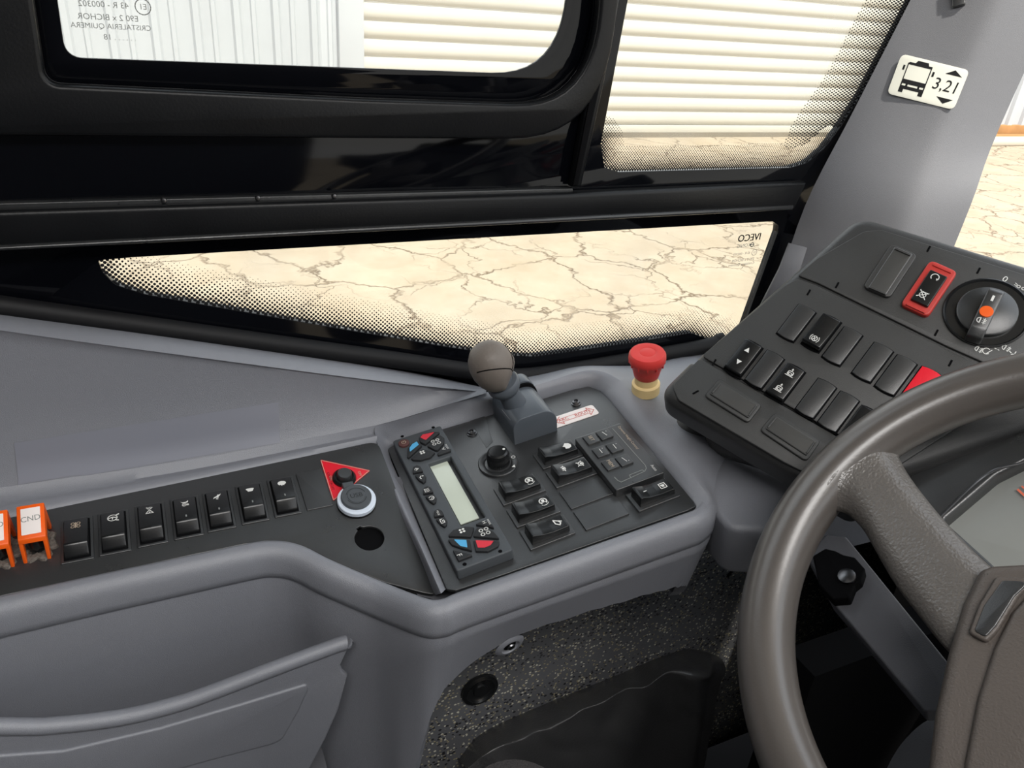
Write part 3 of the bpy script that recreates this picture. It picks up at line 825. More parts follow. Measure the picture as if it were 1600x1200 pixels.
ring = [  # inner (on the panel), crest, outer
    (FC.w(697, 919, 0), FC.w(689, 928, .005), FS.w(680, 932, .002)),
    (FC.w(675, 868, 0), FC.w(663, 868, .006), FS.w(656, 872, .0)),
    (FC.w(650, 810, 0), FC.w(637, 808, .007), FS.w(629, 811, .0)),
    (FC.w(628, 757, 0), FC.w(616, 752, .007), FS.w(608, 752, .0)),
    (FC.w(608, 706, 0), FC.w(598, 694, .009), FS.w(589, 690, .002)),
    (FC.w(622, 693, 0), FC.w(614, 678, .012), onY(590, 664, .757)),
    (FC.w(660, 682, 0), FC.w(655, 662, .014), onY(640, 651, .757)),
    (FC.w(700, 670, 0), FC.w(700, 645, .016), onY(700, 632, .757)),
    (FC.w(745, 656, 0), FC.w(745, 630, .018), onY(760, 613, .770)),
    (FC.w(800, 639, 0), FC.w(805, 612, .02), onY(800, 596, .79)),
    (FC.w(850, 623, 0), FC.w(860, 594, .02), onY(850, 583, .808)),
    (FC.w(895, 610, 0), FC.w(912, 578, .02), onY(905, 572, .81)),
    (FC.w(920, 605, 0), FC.w(940, 579, .02), onY(960, 571, .81)),
    (FC.w(938, 612, 0), FC.w(962, 592, .019), onY(1020, 568, .81)),
    (FC.w(950, 624, 0), FC.w(980, 616, .018), onY(1100, 552, .81)),
    (FC.w(1000, 685, 0), FC.w(1028, 680, .014), FC.w(1180, 640, .004)),
    (FC.w(1040, 733, 0), FC.w(1066, 724, .013), FC.w(1130, 720, -.006)),
    (FC.w(1066, 764, 0), FC.w(1093, 754, .010), FC.w(1116, 764, -.008)),
    (FC.w(1081, 781, 0), FC.w(1106, 772, .006), FC.w(1120, 786, -.010)),
    (FC.w(1086, 790, 0), FC.w(1107, 788, .004), FC.w(1120, 800, -.012)),
    (FC.w(1083, 798, 0), FC.w(1098, 802, .003), FC.w(1110, 812, -.010)),
]
rings = [[], [], [], [], [], []]
for a, b, c in ring:
    rings[0].append(a + (a - b) * .0 - NC * .006); rings[1].append(a); rings[2].append(a.lerp(b, .5) - NC * .0005); rings[3].append(b); rings[4].append(b.lerp(c, .4) + NC * .002); rings[5].append(c)
rings = [catmull(r, 120) for r in rings]
o = loft('rim', rings, GREY, con, smooth=70, sub=1)
# shelf to the right of the control block
SH = [FC.at(x, y, -.012) for x, y in ((1010, 640), (1160, 560), (1420, 640), (1420, 770), (1232, 818), (1190, 828), (1140, 826), (1118, 800), (1085, 745))]
plate('shelf', FC, rounded(SH, [0, 0, 0, 0, .01, .02, .02, .01, .0]), GREY, -.012, .072, .008, [], con, res=4)
# underside tray that closes the console below the black plates
plate('tray', FC, [FC.at(x, y, -.02) for x, y in ((612, 705), (640, 690), (920, 606), (1070, 780), (700, 912))], BLACKMATT, -.012, .004, 0, [], con)
plate('tray', FS, [FS.at(x, y, -.005) for x, y in ((600, 745), (625, 745), (722, 925), (692, 940), (652, 930))], GREYD, -.005, .004, 0, [], con)
# recessed fixing hole in the fascia
a, na = on_mesh([c for c in con.children if c.name.startswith('fascia')][0], 795, 1012)
FH = Frame(na, na.dot(a - CAM))
hh = FH.at(797, 1010)
lathe('fixing_boss', FH, [(.017, -.001), (.014, .0012), (.0105, .0015), (.009, -.002), (.008, -.003)], GREY, hh, 0, 28, con)
lathe('fixing_hole', FH, [(.0, -.0015), (.007, -.001), (.008, -.004)], BLACKMATT, FH.at(796, 1008), .002, 20, con, label='dark recessed hole with a screw')
lathe('screw', FH, [(0, .002), (.004, .0015), (.0045, 0)], METAL, FH.at(798, 1009), .001, 12, con)
a, na = on_mesh([c for c in con.children if c.name.startswith('fascia')][0], 1140, 896)
FH2 = Frame(na, na.dot(a - CAM)); lathe('fixing_hole', FH2, [(0, .001), (.006, .0012), (.008, -.001)], BLACKMATT, FH2.at(1141, 896), .0, 18, con)

# map pocket front
PY = .560
FK = Frame((0, -1, 0), -PY)
ptop = [(-520, 1124), (0, 1131), (90, 1129), (190, 1117), (270, 1098), (330, 1078), (430, 1040), (530, 1003), (540, 1002)]
pkt = ptop + [(541, 1014), (531, 1036), (535, 1046), (542, 1052), (528, 1105), (508, 1150), (482, 1200), (455, 1280), (-520, 1420)]
pk = plate('pocket_front', FK, [FK.at(x, y) for x, y in pkt], GREY, .004, .008, .003, [], con, res=4)
tpts = catmull([FK.w(x, y + 4, -.001) for x, y in ptop], 50)
lipt = tube('pocket_lip', tpts, .0075, GREY, con, 12, label='rounded light grey lip of the map pocket')
emb = [(-500, 1180), (0, 1172), (100, 1165), (250, 1130), (380, 1092), (478, 1062), (480, 1070), (466, 1102), (438, 1152), (330, 1180), (200, 1215), (-500, 1300)]
plate('pocket_emboss', FK, rounded([FK.at(x, y) for x, y in emb], [0, 0, .01, .02, .01, .006, .006, .01, .015, .01, .01, 0]), GREY, .0062, .004, .0022, [], con, res=3)
# pocket end plate between the front and the console
plate('pocket_floor', Frame((0, 0, 1), -.80), [(-.6, .565), (.10, .565), (.10, .66), (-.6, .66)], GREYD, 0, .004, 0, [], con)
pw = [FK.w(541, 1006), FK.w(542, 1052), FK.w(500, 1180)]

# ------------------------------------------------------------------ switch strip
strip = thing('switch_strip', 'long black switch panel with rocker switches set into the grey console at left', 'panel', tuple(FS.w(300, 800)))
so = [(-460, 908), (0, 813), (140, 784), (300, 751), (590, 690), (682, 931), (660, 927), (600, 911), (520, 877), (480, 857), (450, 848), (415, 846.5), (380, 852), (300, 868.5), (0, 933), (-460, 1036)]
sou = rounded([FS.at(x, y) for x, y in so], [0, 0, 0, 0, .012, .006, 0, 0, .01, .01, .01, .01, .01, 0, 0, 0])
hc = FS.at(577, 842); hr = .0150
hole = circ(hr, 40, *hc)
nk = int(40 * 115 / 360)
hole = hole[:nk] + [(hc[0] + (hr + .003) * math.cos(math.radians(a)), hc[1] + (hr + .003) * math.sin(math.radians(a))) for a in (108, 124)] + hole[nk + 2:]
plate('faceplate', FS, sou, BLACKP, .0015, .004, .0008, [hole], strip)
lathe('socket_hole', FS, [(hr + .002, -.003), (hr + .001, -.03), (0, -.031)], BLACKMATT, hc, 0, 36, strip, label='empty dark round hole')

bl = [(94.7, 882), (154.7, 869.4), (214.7, 856), (271.9, 844), (324.4, 832), (377.8, 820), (429.4, 808.8)]
SW, SL = .0275, .0510
SPROF = [(-.0215, 0), (-.0208, .0030), (-.0128, .0100), (-.0112, .0106), (.0205, .0050), (.0212, 0)]
grid4 = [('o', sxx * .5, syy * .45, .3, .16) for sxx in (-1, 1) for syy in (-1, 1)] + [('l', [(0, -.75), (0, .75)], .16), ('l', [(-.3, 0), (.3, 0)], .14)]
steer = [('o', 0, 0, .85, .22), ('l', [(-.8, -.1), (0, .25), (.8, -.1)], .22), ('l', [(0, .2), (0, -.4)], .2), ('l', [(.7, .7), (1.1, .9)], .3), ('l', [(.7, -.8), (1.05, -.9)], .25)]
warn = [('l', [(-.6, .95), (-.2, .8), (.2, .95), (.6, .8)], .2), ('l', [(-.4, .55), (0, .4), (.4, .55)], .18), ('l', [(0, .15), (-.75, -.95), (.75, -.95)], .18), ('l', [(0, .15), (.75, -.95)], .18), ('d', 0, -.6, .16)]
horn = [('p', [(-.9, .9), (-.5, .45), (.3, .5), (.8, .95), (.7, .2), (-.4, .1)]), ('o', -.1, -.45, .42, .2), ('l', [(-.5, -.45), (.5, -.45)], .15), ('l', [(.5, -.3), (.8, -.3)], .2), ('l', [(.5, -.65), (.8, -.65)], .2)]
fluid = [('p', [(-.9, -.6), (-.7, -.1), (-.1, .2), (.2, .7), (.5, .6), (.9, .9), (.7, .3), (.3, -.1), (.3, -.5), (-.1, -.3), (-.5, -.4)]), ('l', [(-.2, -.7), (.1, -.8)], .25)]
demist = [('p', [(-.95, .4), (-.5, .6), (.5, .6), (.95, .4), (.5, -.55), (-.5, -.55)])]
blob = [('p', [(-.9, .3), (-.6, .7), (0, .85), (.6, .7), (.9, .3), (.85, -.1), (.5, -.35), (.35, -.75), (.15, -.4), (-.1, -.8), (-.3, -.4), (-.6, -.5), (-.85, -.1)])]
SYM = [(grid4, 'grid of four squares', CREAMP), (steer, 'steering wheel', WHITEP), (warn, 'waves over a triangle', WHITEP), (horn, 'horn', WHITEP), (fluid, 'leaping figure', WHITEP), (demist, 'windscreen', WHITEP), (blob, 'round solid blob', WHITEP)]


def rocker_strip(i, c):
    r = D.objects.new('rocker_switch', None); r.empty_display_size = .01; COL.objects.link(r); r.parent = strip
    r.location = FS.p(c[0], c[1], .0015) - strip.location
    r['label'] = 'black rocker switch with white %s symbol' % SYM[i][1] if i else 'black rocker switch with cream grid of four squares'
    plate('bezel', FS, rect(SW, SL, .0014), BLACKP, .0032, .003, .0008, [], r, c)
    plate('recess', FS, rect(.0225, .0462, .001), BLACKMATT, .0034, .0015, .0002, [], r, c)
    prism('rocker', FS, SPROF, .0200, BLACKS, 'v', c, .0032, 0, .0011, r)
    tl = -math.atan((.0104 - .005) / .031)
    f = FS.sub(c[0], c[1] + .0115, .0032 + .005 + (.0205 - .0115) * .174, 0, tl)
    sym(f, (0, 0), .0048 if i in (0, 1, 6) else .0044, SYM[i][0], SYM[i][2], r, .0004)
    if i >= 3:
        f = FS.sub(c[0] + .0, c[1] - .0065, .0032 + .005 + (.0205 + .0065) * .174, 0, tl)
        sym(f, (0, 0), .0016, [('p', [(-.4, -1), (.4, -1), (.4, 1), (-.4, 1)])], GREYP, r, .0004, 0, 'indicator')


cs = [FS.at(x, y, .0032) for x, y in bl]
for i, (u, v) in enumerate(cs): rocker_strip(i, (u + SW / 2, v + SL / 2))
bq = [FS.at(480, 797.5, .003), FS.at(521, 789, .003), FS.at(501, 732, .003), FS.at(462, 740, .003)]
plate('blank_cover', FS, rounded(bq, .001), BLACKP, .0030, .003, .0006, [], strip, label='plain black blanking cover')
# red triangular plate and its push switch
tq = rounded([FS.at(500, 718, .0022), FS.at(520.5, 783, .0022), FS.at(579, 735, .0022)], .0015)
cut = thing('cutoff_switch', 'black round push switch on a red triangular plate', 'switch', tuple(FS.w(539, 745)))
plate('triangle_plate', FS, tq[::-1], REDB, .0024, .0009, .0001, [], cut, label='red triangular plate with pale edge')
tp = [FS.at(500, 718, .0025), FS.at(520.5, 783, .0025), FS.at(579, 735, .0025)]
tcx = sum(p[0] for p in tp) / 3; tcy = sum(p[1] for p in tp) / 3
ins = [((p[0] - tcx) * .955 + tcx, (p[1] - tcy) * .955 + tcy) for p in tp]
sym(FS, (0, 0), 1, [('l', ins, .0006), ('l', [ins[2], ins[0]], .0006)], CREAMP, cut, .0026, 0, 'edge_line')
bc = FS.at(538, 744, .006)
lathe('collar', FS, [(.0130, .0024), (.0128, .0045), (.0110, .0068), (.0098, .0068), (.0095, .0045), (0, .0044)], BLACKS, bc, 0, 36, cut)
lathe('button', FS, [(.0082, .004), (.0080, .0105), (.0070, .0118), (0, .0114)], BLACKP, bc, 0, 32, cut)
pa, pb = Vector(ins[0]), Vector(ins[1]); dd = (pb - pa); ang = math.atan2(dd.y, dd.x)
q = pa.lerp(pb, .55) + Vector((-dd.y, dd.x)).normalized() * .0030
sym(FS, tuple(q), .0034, [('t', 'COUPE-CIRCUIT', 0, 0, 1.0)], BLACKPR, cut, .0027, ang, 'lettering')
for (x, y), s in (((517, 747), 'ON'), ((562, 740), 'OFF')):
    sym(FS, FS.at(x, y, .0026), .0034, [('t', s, 0, 0, 1.2)], CREAMP, cut, .0027, ang, 'lettering')
# USB socket
usb = thing('usb_socket', 'round black capped USB socket with pale translucent ring', 'socket', tuple(FS.w(557, 780)))
uc = FS.at(557, 784, .004)
lathe('flange', FS, [(.0208, .0015), (.0208, .0035), (.0200, .0045), (0, .0045)], BLACKS, uc, 0, 44, usb)
lathe('light_ring', FS, [(.0203, .0040), (.0203, .0085), (.0195, .0092), (.0150, .0092), (0, .009)], WRING, uc, 0, 44, usb, label='milky white ring')
uc2 = (uc[0] - .0004, uc[1] + .001)
lathe('cap', FS, [(.0160, .0088), (.0160, .0122), (.0152, .0130), (.0092, .0130), (.0088, .0136), (0, .0136)], HVACM, uc2, 0, 44, usb)
hin = FS.at(545, 762, .010)
plate('hinge', FS, rect(.012, .010, .001, hin[0], hin[1] + .002), HVACM, .0118, .008, .001, [], usb, rot=0)
sym(FS, uc2, .0058, [('t', 'USB', 0, 0, 1.35)], BTN, usb, .0138, 0, 'lettering')
sym(FS, uc2, .0105, [('a', 0, 0, 1, 20, 160, .06), ('a', 0, 0, 1, 200, 340, .06)], BTN, usb, .0132, 0, 'ring_mark')


# orange guards over toggle switches
def guard(xc, yc, lab):
    c = FS.at(xc, yc)
    t = thing('switch_guard', lab, 'switch', tuple(FS.p(c[0], c[1], 0)), 'orange guarded toggles')
    f = FS.sub(c[0], c[1], .0015)
    side = [(-.021, 0), (-.0145, 0), (-.008, .017), (.010, .022), (.0135, 0), (.019, 0), (.0185, .0345), (-.0130, .0245), (-.0145, .021)]
    for s in (-1, 1): prism('guard_leg', f, side, .0032, ORANGE, 'v', (s * .0095, 0), 0, 0, .0007, t)
    prism('guard_cover', f, [(-.0150, .0205), (-.0130, .0250), (.0185, .0350), (.0195, .0310)], .0222, ORANGE, 'v', (0, 0), 0, 0, .0010, t)
    tl = math.atan(.010 / .0315)
    g = f.sub(0, .0028, .0302, 0, tl)
    plate('label', g, rect(.0155, .0255, .0006), STICKW, .0006, .0008, .0001, [], t, label='white label with grey lettering')
    sym(g, (0, .0020), .0030, [('t', 'CND', 0, 0, 2.4)], GREYP, t, .0008, .05, 'lettering')
    lathe('toggle', f, [(.0075, 0), (.0078, .006), (.0065, .011), (.0045, .0165), (.003, .018), (0, .0184)], BLACKS, (0, -.004), 0, 20, t)
    rnd = random.Random(int(xc)); vs = []
    lathe('glue_bead', f, [(.0165, -.001), (.0150, .0020), (.0125, .0028), (.0095, .0022), (.0085, 0)], GLUE, (0, -.003), 0, 40, t, mod=lambda a, i: (1 + .10 * math.sin(7 * a + xc) + .07 * math.sin(13 * a)) * (1.15 if abs(math.sin(a)) > .7 else 1.0), label='dirty glue around the toggle')


guard(60, 850, 'orange toggle guard with white label nearest the row of black rockers')
guard(3.5, 862, 'orange toggle guard cut off by the left edge of the photo')

# ------------------------------------------------------------------ control panel
ctl = thing('control_panel', 'square black control panel with rocker switches on the grey console', 'panel', tuple(FC.w(850, 770)))
po = [(606, 703), (622, 692), (760, 652), (895, 610), (920, 605), (938, 612), (952, 626), (1072, 771), (1084, 786), (1086, 793), (1074, 799), (950, 842), (790, 898), (712, 924), (698, 922)]
lh = [(774, 655), (803, 699), (874, 676), (866, 640), (838, 608), (800, 620)]
plate('faceplate', FC, rounded([FC.at(x, y) for x, y in po], [.004, .004, 0, 0, .006, .004, 0, 0, .004, .002, .002, 0, 0, .002, .003]), BLACKP, .0015, .004, .0006, [], ctl)
hd = plate('side_strip', FC, [FC.at(x, y, .002) for x, y in ((735, 657), (757, 650), (770, 690), (760, 700))], BLACKP, .0018, .001, .0002, [], ctl)

RPROF = [(-.0215, 0), (-.0206, .0120), (-.0185, .0128), (-.0085, .0094), (.003, .0080), (.0195, .0086), (.0208, .0078), (.0215, 0)]
mirror_a = [('a', 0, 0, .8, 40, 320, .28), ('l', [(.3, .6), (.3, -.6)], .2), ('d', -.15, 0, .35), ('a', .2, 0, 1.05, -40, 60, .16)]
cloud = [('p', [(-.9, -.1), (-.6, .6), (0, .9), (.6, .7), (.9, .1), (.7, -.6), (.2, -.5), (-.1, -.9), (-.5, -.5)])]
seat = [('p', [(-.2, .8), (.3, .9), (.35, .3), (.8, .1), (.6, -.5), (.1, -.3), (0, -.8), (-.4, -.7), (-.3, -.1), (-.8, -.2), (-.7, .2), (-.3, .2)]), ('l', [(-.9, .6), (-.5, .9)], .2)]
lamp = [('o', 0, 0, .55, .25), ('d', 0, .1, .3), ('l', [(-.8, .3), (-.5, .2)], .22), ('l', [(.5, .2), (.85, .3)], .22), ('l', [(-.4, -.5), (-.6, -.85)], .22), ('l', [(.4, -.5), (.6, -.85)], .22)]
leaf = [('l', [(-.8, -.6), (-.2, .3), (.4, .6), (.9, .2), (.3, -.5), (-.8, -.6)], .28), ('l', [(-.3, .3), (.1, .9)], .25)]
door = [('l', [(-.7, -.7), (.7, -.7), (.7, .7), (-.7, .7), (-.7, -.7)], .2), ('p', [(-.35, -.5), (.35, -.2), (.35, .3), (-.35, .45)])]


def rocker_con(u0, v, prims, lab, size=.0050, extra=None):
    c = (u0 + .0255, v)
    r = D.objects.new('rocker_switch', None); r.empty_display_size = .01; COL.objects.link(r); r.parent = ctl
    r.location = FC.p(c[0], c[1], .0015) - ctl.location; r['label'] = lab
    plate('bezel', FC, rect(.0510, .0282, .0012), BLACKP, .0040, .003, .0008, [], r, c)
    prism('rocker', FC, RPROF, .0190, BLACKS, 'u', c, .0036, 0, .0013, r, seg=3)
    sym(FC, (c[0] + .0115, c[1]), size, prims, WHITEP, r, .0036 + .0084 + .0006, -PI / 2)
    if extra: sym(FC, (c[0] - .0105, c[1]), size * extra[1], extra[0], WHITEP, r, .0036 + .0106, -PI / 2)


C1, C2, C3 = .1922, .2542, .3150
rocker_con(C1, .5663, mirror_a, 'glossy black rocker with white mirror heating symbol, farthest from the driver in its row of three')
rocker_con(C1, .5310, mirror_a, 'glossy black rocker with white mirror symbol, middle of its row of three')
rocker_con(C1, .4975, leaf, 'glossy black rocker with white looped arrow symbol')
rocker_con(C2, .5975, cloud, 'glossy black rocker with white round fan symbol nearest the parking brake lever', .0056)
rocker_con(C2, .5640, lamp, 'glossy black rocker with two white lamp symbols', .0050, (lamp, 1.0))
rocker_con(C3, .4935, door, 'glossy black rocker with white door symbol below the keypad', .0050, ([('l', [(0, -.5), (0, .5)], .25)], .8))
for v in (.5295, .4965): plate('blank_cover', FC, rect(.0508, .0288, .0006), BLACKP, .0034, .003, .0005, [], ctl, (C2 + .0255, v), label='plain black blanking cover')
for (x, y) in ((737, 676), (900, 629)):
    c = FC.at(x, y, .003)
    lathe('screw', FC, [(.0062, .0015), (.0062, .0028), (.0050, .0034), (.0046, .0052), (.0026, .0062), (.0022, .0040), (0, .0040)], METAL, c, 0, 24, ctl, label='dark steel socket screw')
# PARC ROUTE label
pq = [FC.at(862, 667, .002), FC.at(939, 645, .002), FC.at(927, 631, .002), FC.at(852, 652, .002)]
stk = thing('parc_route_label', 'white label printed PARC and ROUTE with red arrows beside the lever', 'label', tuple(FC.w(905, 648)))
u0, v0 = .3000, .6470; 
pu = [FC.at(938, 646, .002), FC.at(927, 631, .002)]
UL = pu[0][0] - .0005; W_ = .078; VC = (pu[0][1] + pu[1][1]) / 2; H_ = .0195
plate('backing', FC, rect(W_, H_, .004, UL - W_ / 2, VC), STICKW, .0022, .0008, .0001, [], stk)
cx = UL - .0300
sym(FC, (UL - .0305, VC - .0005), .01, [('l', [(-2.2, -.3), (2.05, -.3)], .07), ('l', [(-2.2, .35), (2.05, .35)], .05),
    ('l', [(2.0, .75), (2.75, .03), (2.0, -.68), (2.0, -.3)], .08), ('l', [(2.0, .75), (2.0, .35)], .08), ('l', [(-1.6, .75), (-2.5, .03), (-1.6, -.68), (-1.6, -.3)], .08)], REDP, stk, .0024, 0, 'arrow_symbol')
sym(FC, (UL - .0180, VC), .0068, [('t', 'ROUTE', 0, 0, 1.0)], REDP, stk, .0025, 0, 'lettering')
sym(FC, (UL - .0460, VC), .0068, [('t', 'PARC', 0, 0, 1.0)], REDP, stk, .0025, 0, 'lettering')

# rotary knob
rk = thing('rotary_knob', 'black rotary knob with knurled rim on a round dial beside the climate unit', 'knob', tuple(FC.w(778, 722)))
kc = FC.at(778, 723, .003)
lathe('dial', FC, [(.0225, .0015), (.0228, .0034), (.0220, .0044), (.0170, .0040), (.0150, .0022), (0, .0022)], BLACKP, kc, 0, 44, rk)
kk = FC.at(779, 722, .003)
lathe('knob', FC, [(.0126, .0022), (.0128, .0130), (.0124, .0150), (.0116, .0185), (.0095, .0198), (0, .0200)], BLACKS, kk, 0, 72, rk, mod=lambda a, i: 1 + (.03 if (round(a / (2 * PI / 72)) % 2 and i < 3) else 0), smooth=25)
sym(FC, (kk[0] + .0075, kk[1] - .0005), .0016, [('d', 0, 0, 1.0)], WHITEP, rk, .0202)
sym(FC, FC.at(802, 714, .005), .0020, [('o', 0, 0, 1, .4)], WHITEP, rk, .0050)
sym(FC, FC.at(803, 728, .005), .0024, [('p', [(-.9, -.8), (.9, -.8), (0, 1)])], WHITEP, rk, .0050, -.6)

# ------------------------------------------------------------------ climate unit
HH = .0150
cl_ = thing('climate_unit', 'charcoal climate control unit with pale display and red and blue keys', 'control unit', tuple(FC.w(705, 790)))
corner = [FC.at(616, 688, HH), FC.at(710, 893, HH), FC.at(801, 860, HH), FC.at(689, 664, HH)]
uL = (corner[0][0] + corner[1][0]) / 2; uR = (corner[2][0] + corner[3][0]) / 2; vT = (corner[0][1] + corner[3][1]) / 2; vB = (corner[1][1] + corner[2][1]) / 2
zz_ = lambda x, y, h=HH: FC.at(600 + x * .225, 650 + y * .225, h)
dq = [zz_(310, 325), zz_(520, 750), zz_(735, 705), zz_(440, 290)]
duL = (dq[0][0] + dq[1][0]) / 2; duR = (dq[2][0] + dq[3][0]) / 2; dvT = (dq[0][1] + dq[3][1]) / 2; dvB = (dq[1][1] + dq[2][1]) / 2
hol = rect(duR - duL, dvT - dvB, .001, (duL + duR) / 2, (dvT + dvB) / 2)
plate('housing', FC, rect(uR - uL, vT - vB, .003, (uL + uR) / 2, (vT + vB) / 2), HVACM, HH, .0140, .0016, [hol], cl_, res=3)
plate('display_well', FC, rect(duR - duL + .002, dvT - dvB + .002, .001, (duL + duR) / 2, (dvT + dvB) / 2), BLACKP, HH - .0075, .003, .0002, [], cl_)
lq = [zz_(320, 335, HH - .006), zz_(520, 752, HH - .006), zz_(650, 715, HH - .006), zz_(445, 300, HH - .006)]
lu0 = (lq[0][0] + lq[1][0]) / 2; lu1 = (lq[2][0] + lq[3][0]) / 2; lv1 = (lq[0][1] + lq[3][1]) / 2; lv0 = (lq[1][1] + lq[2][1]) / 2
plate('display', FC, rect(lu1 - lu0, lv1 - lv0, .0008, (lu0 + lu1) / 2, (lv0 + lv1) / 2), LCD, HH - .0058, .0016, .0002, [], cl_, label='pale green liquid crystal display')


def key(pts, lab=None, h=.0032, m=BTN):
    return plate('key', FC, rounded([zz_(x, y, HH + h) for x, y in pts], .0012), m, HH + h, h + .001, .0007, [], cl_, label=lab)


def inset(k, pts, m, h=.0032):
    o = sym(FC, (0, 0), 1, [('p', rounded([zz_(x, y, HH + h) for x, y in pts], .0006))], m, k, HH + h + .0003, 0, 'symbol')


fan4 = [('o', a * .5, b * .5, .32, .2) for a in (-1, 1) for b in (-1, 1)]
fans = [('d', a * .45, b * .45, .36) for a in (-1, 1) for b in (-1, 1)]
def ksym(k, x, y, size, pr, m=WHITEP, rot=-PI / 2): sym(FC, zz_(x, y, HH + .0036), size, pr, m, k, HH + .0036, rot)
k = key([(243, 152), (262, 128), (330, 108), (390, 110), (285, 195), (248, 178)], 'black key with a red wedge'); inset(k, [(252, 150), (268, 130), (352, 112), (290, 168)], REDBT)
k = key([(160, 285), (165, 225), (192, 190), (238, 166), (262, 203), (172, 286)], 'black key with a blue wedge'); inset(k, [(180, 250), (178, 222), (197, 195), (228, 178), (242, 200)], BLUEP)
k = key([(298, 206), (390, 130), (418, 150), (416, 188), (372, 236), (352, 234)], 'black key with a large fan symbol'); ksym(k, 360, 180, .0056, fan4)
k = key([(186, 292), (268, 226), (354, 250), (322, 284), (252, 304), (200, 302)], 'black key with a small fan symbol'); ksym(k, 266, 252, .0034, fans)
k = key([(368, 262), (424, 214), (466, 230), (462, 240), (376, 270)], 'black wedge key with small white lettering'); ksym(k, 436, 212, .0030, [('t', 'MODE', 0, 0, 1.0)]); ksym(k, 415, 228, .003, [('l', [(-.7, .3), (0, -.5), (.4, .5)], .3)])
c = zz_(138, 187, HH + .002)
lathe('power_key', FC, [(.0066, HH - .001), (.0064, HH + .0022), (.0050, HH + .0028), (0, HH + .0026)], mat('dark_red_key', lin(92, 58, 56), .5), c, 0, 24, cl_, label='small dull red round key')
sym(FC, c, .0030, [('a', 0, 0, .8, 120, 420, .22), ('l', [(0, 0), (0, .9)], .2)], CREAMP, cl_, HH + .0031, 0, 'symbol')
for x, y in ((127, 142), (342, 80), (807, 940), (560, 1030)): sym(FC, zz_(x, y), .0021, [('d', 0, 0, 1)], BLACKMATT, cl_, HH + .0002, 0, 'screw_hole')
wind = [('l', [(-.6, -.3), (0, .5), (.6, -.3)], .22), ('o', 0, -.4, .35, .18)]
person = [('d', -.3, .6, .25), ('l', [(-.5, .1), (0, -.4), (.7, -.2)], .3)]
wavy = [('l', [(-.6 + .6 * i, -.6), (-.4 + .6 * i, 0), (-.6 + .6 * i, .6)], .18) for i in range(3)] + [('l', [(-.8, -.8), (.8, -.8)], .15)]
clock = [('a', 0, 0, .75, -60, 240, .22), ('l', [(0, 0), (0, .5)], .2), ('l', [(0, 0), (.4, 0)], .2)]
recirc = [('l', [(-.8, -.5), (.8, -.5), (.8, .5), (-.3, .5)], .2), ('l', [(-.8, -.5), (-.8, .2)], .2), ('l', [(-.3, .1), (.3, .1)], .2)]
for j, (dx, dy) in enumerate(((0, 0), (72, 145), (147, 305))):
    k = key([(198 + dx, 394 + dy), (203 + dx, 352 + dy), (228 + dx, 338 + dy), (254 + dx, 350 + dy), (272 + dx, 382 + dy)]); ksym(k, 228 + dx, 368 + dy, .0034, (wind, wavy, [('t', 'MAX', 0, 0, 1.0)])[j])
    k = key([(213 + dx, 410 + dy), (275 + dx, 393 + dy), (292 + dx, 420 + dy), (288 + dx, 448 + dy), (272 + dx, 462 + dy), (242 + dx, 444 + dy)]); ksym(k, 258 + dx, 424 + dy, .0036, (person, clock, recirc)[j])
k = key([(628, 752), (690, 722), (742, 742), (770, 778), (712, 762)], 'black wedge key lettered H'); ksym(k, 694, 738, .0050, [('t', 'H', 0, 0, 1.1)]); ksym(k, 728, 735, .0028, [('t', 'MODE', 0, 0, 1.0)])
k = key([(442, 832), (480, 790), (560, 766), (627, 770), (602, 838)], 'black key with a small fan symbol'); ksym(k, 542, 796, .0036, fans)
k = key([(620, 834), (642, 778), (690, 770), (760, 800), (805, 850)], 'black key with a large fan symbol'); ksym(k, 698, 802, .0056, fan4)
k = key([(440, 854), (597, 860), (612, 934), (540, 916), (470, 892)], 'black key with a blue wedge'); inset(k, [(484, 858), (572, 862), (580, 915), (530, 903)], BLUEP)
k = key([(620, 862), (803, 868), (792, 902), (720, 938), (636, 936)], 'black key with a red wedge'); inset(k, [(636, 864), (762, 868), (740, 898), (700, 915), (652, 915)], REDBT)
k = key([(474, 926), (622, 963), (516, 1003)], 'black triangular key lettered F'); ksym(k, 522, 966, .0062, [('t', 'F', 0, 0, 1.2)])

# ------------------------------------------------------------------ ride height keypad
KH = .0120
kp = thing('height_keypad', 'black keypad with six square keys and Dynamic Height Control lettering', 'keypad', tuple(FC.w(970, 715)))
kq = [FC.at(898, 684, KH), FC.at(962, 767, KH), FC.at(1037, 738, KH), FC.at(972, 660, KH)]
ku0 = (kq[0][0] + kq[1][0]) / 2; ku1 = (kq[2][0] + kq[3][0]) / 2; kv1 = (kq[0][1] + kq[3][1]) / 2; kv0 = (kq[1][1] + kq[2][1]) / 2
KW, KL = ku1 - ku0, kv1 - kv0; KU, KV = (ku0 + ku1) / 2, (kv0 + kv1) / 2
plate('housing', FC, rect(KW, KL, .003, KU, KV), BLACKP, KH, .0110, .0012, [], kp, res=3)
zk = lambda x, y, h=KH + .002: FC.at(740 + x * .2125, 630 + y * .2125, h)
keys = [((865, 262), 'SET', CREAMP), ((963, 228), '/', WHITEP), ((935, 355), '-', WHITEP), ((1037, 322), '-', WHITEP), ((1005, 448), 'MEM', CREAMP), ((1108, 418), '/', WHITEP)]
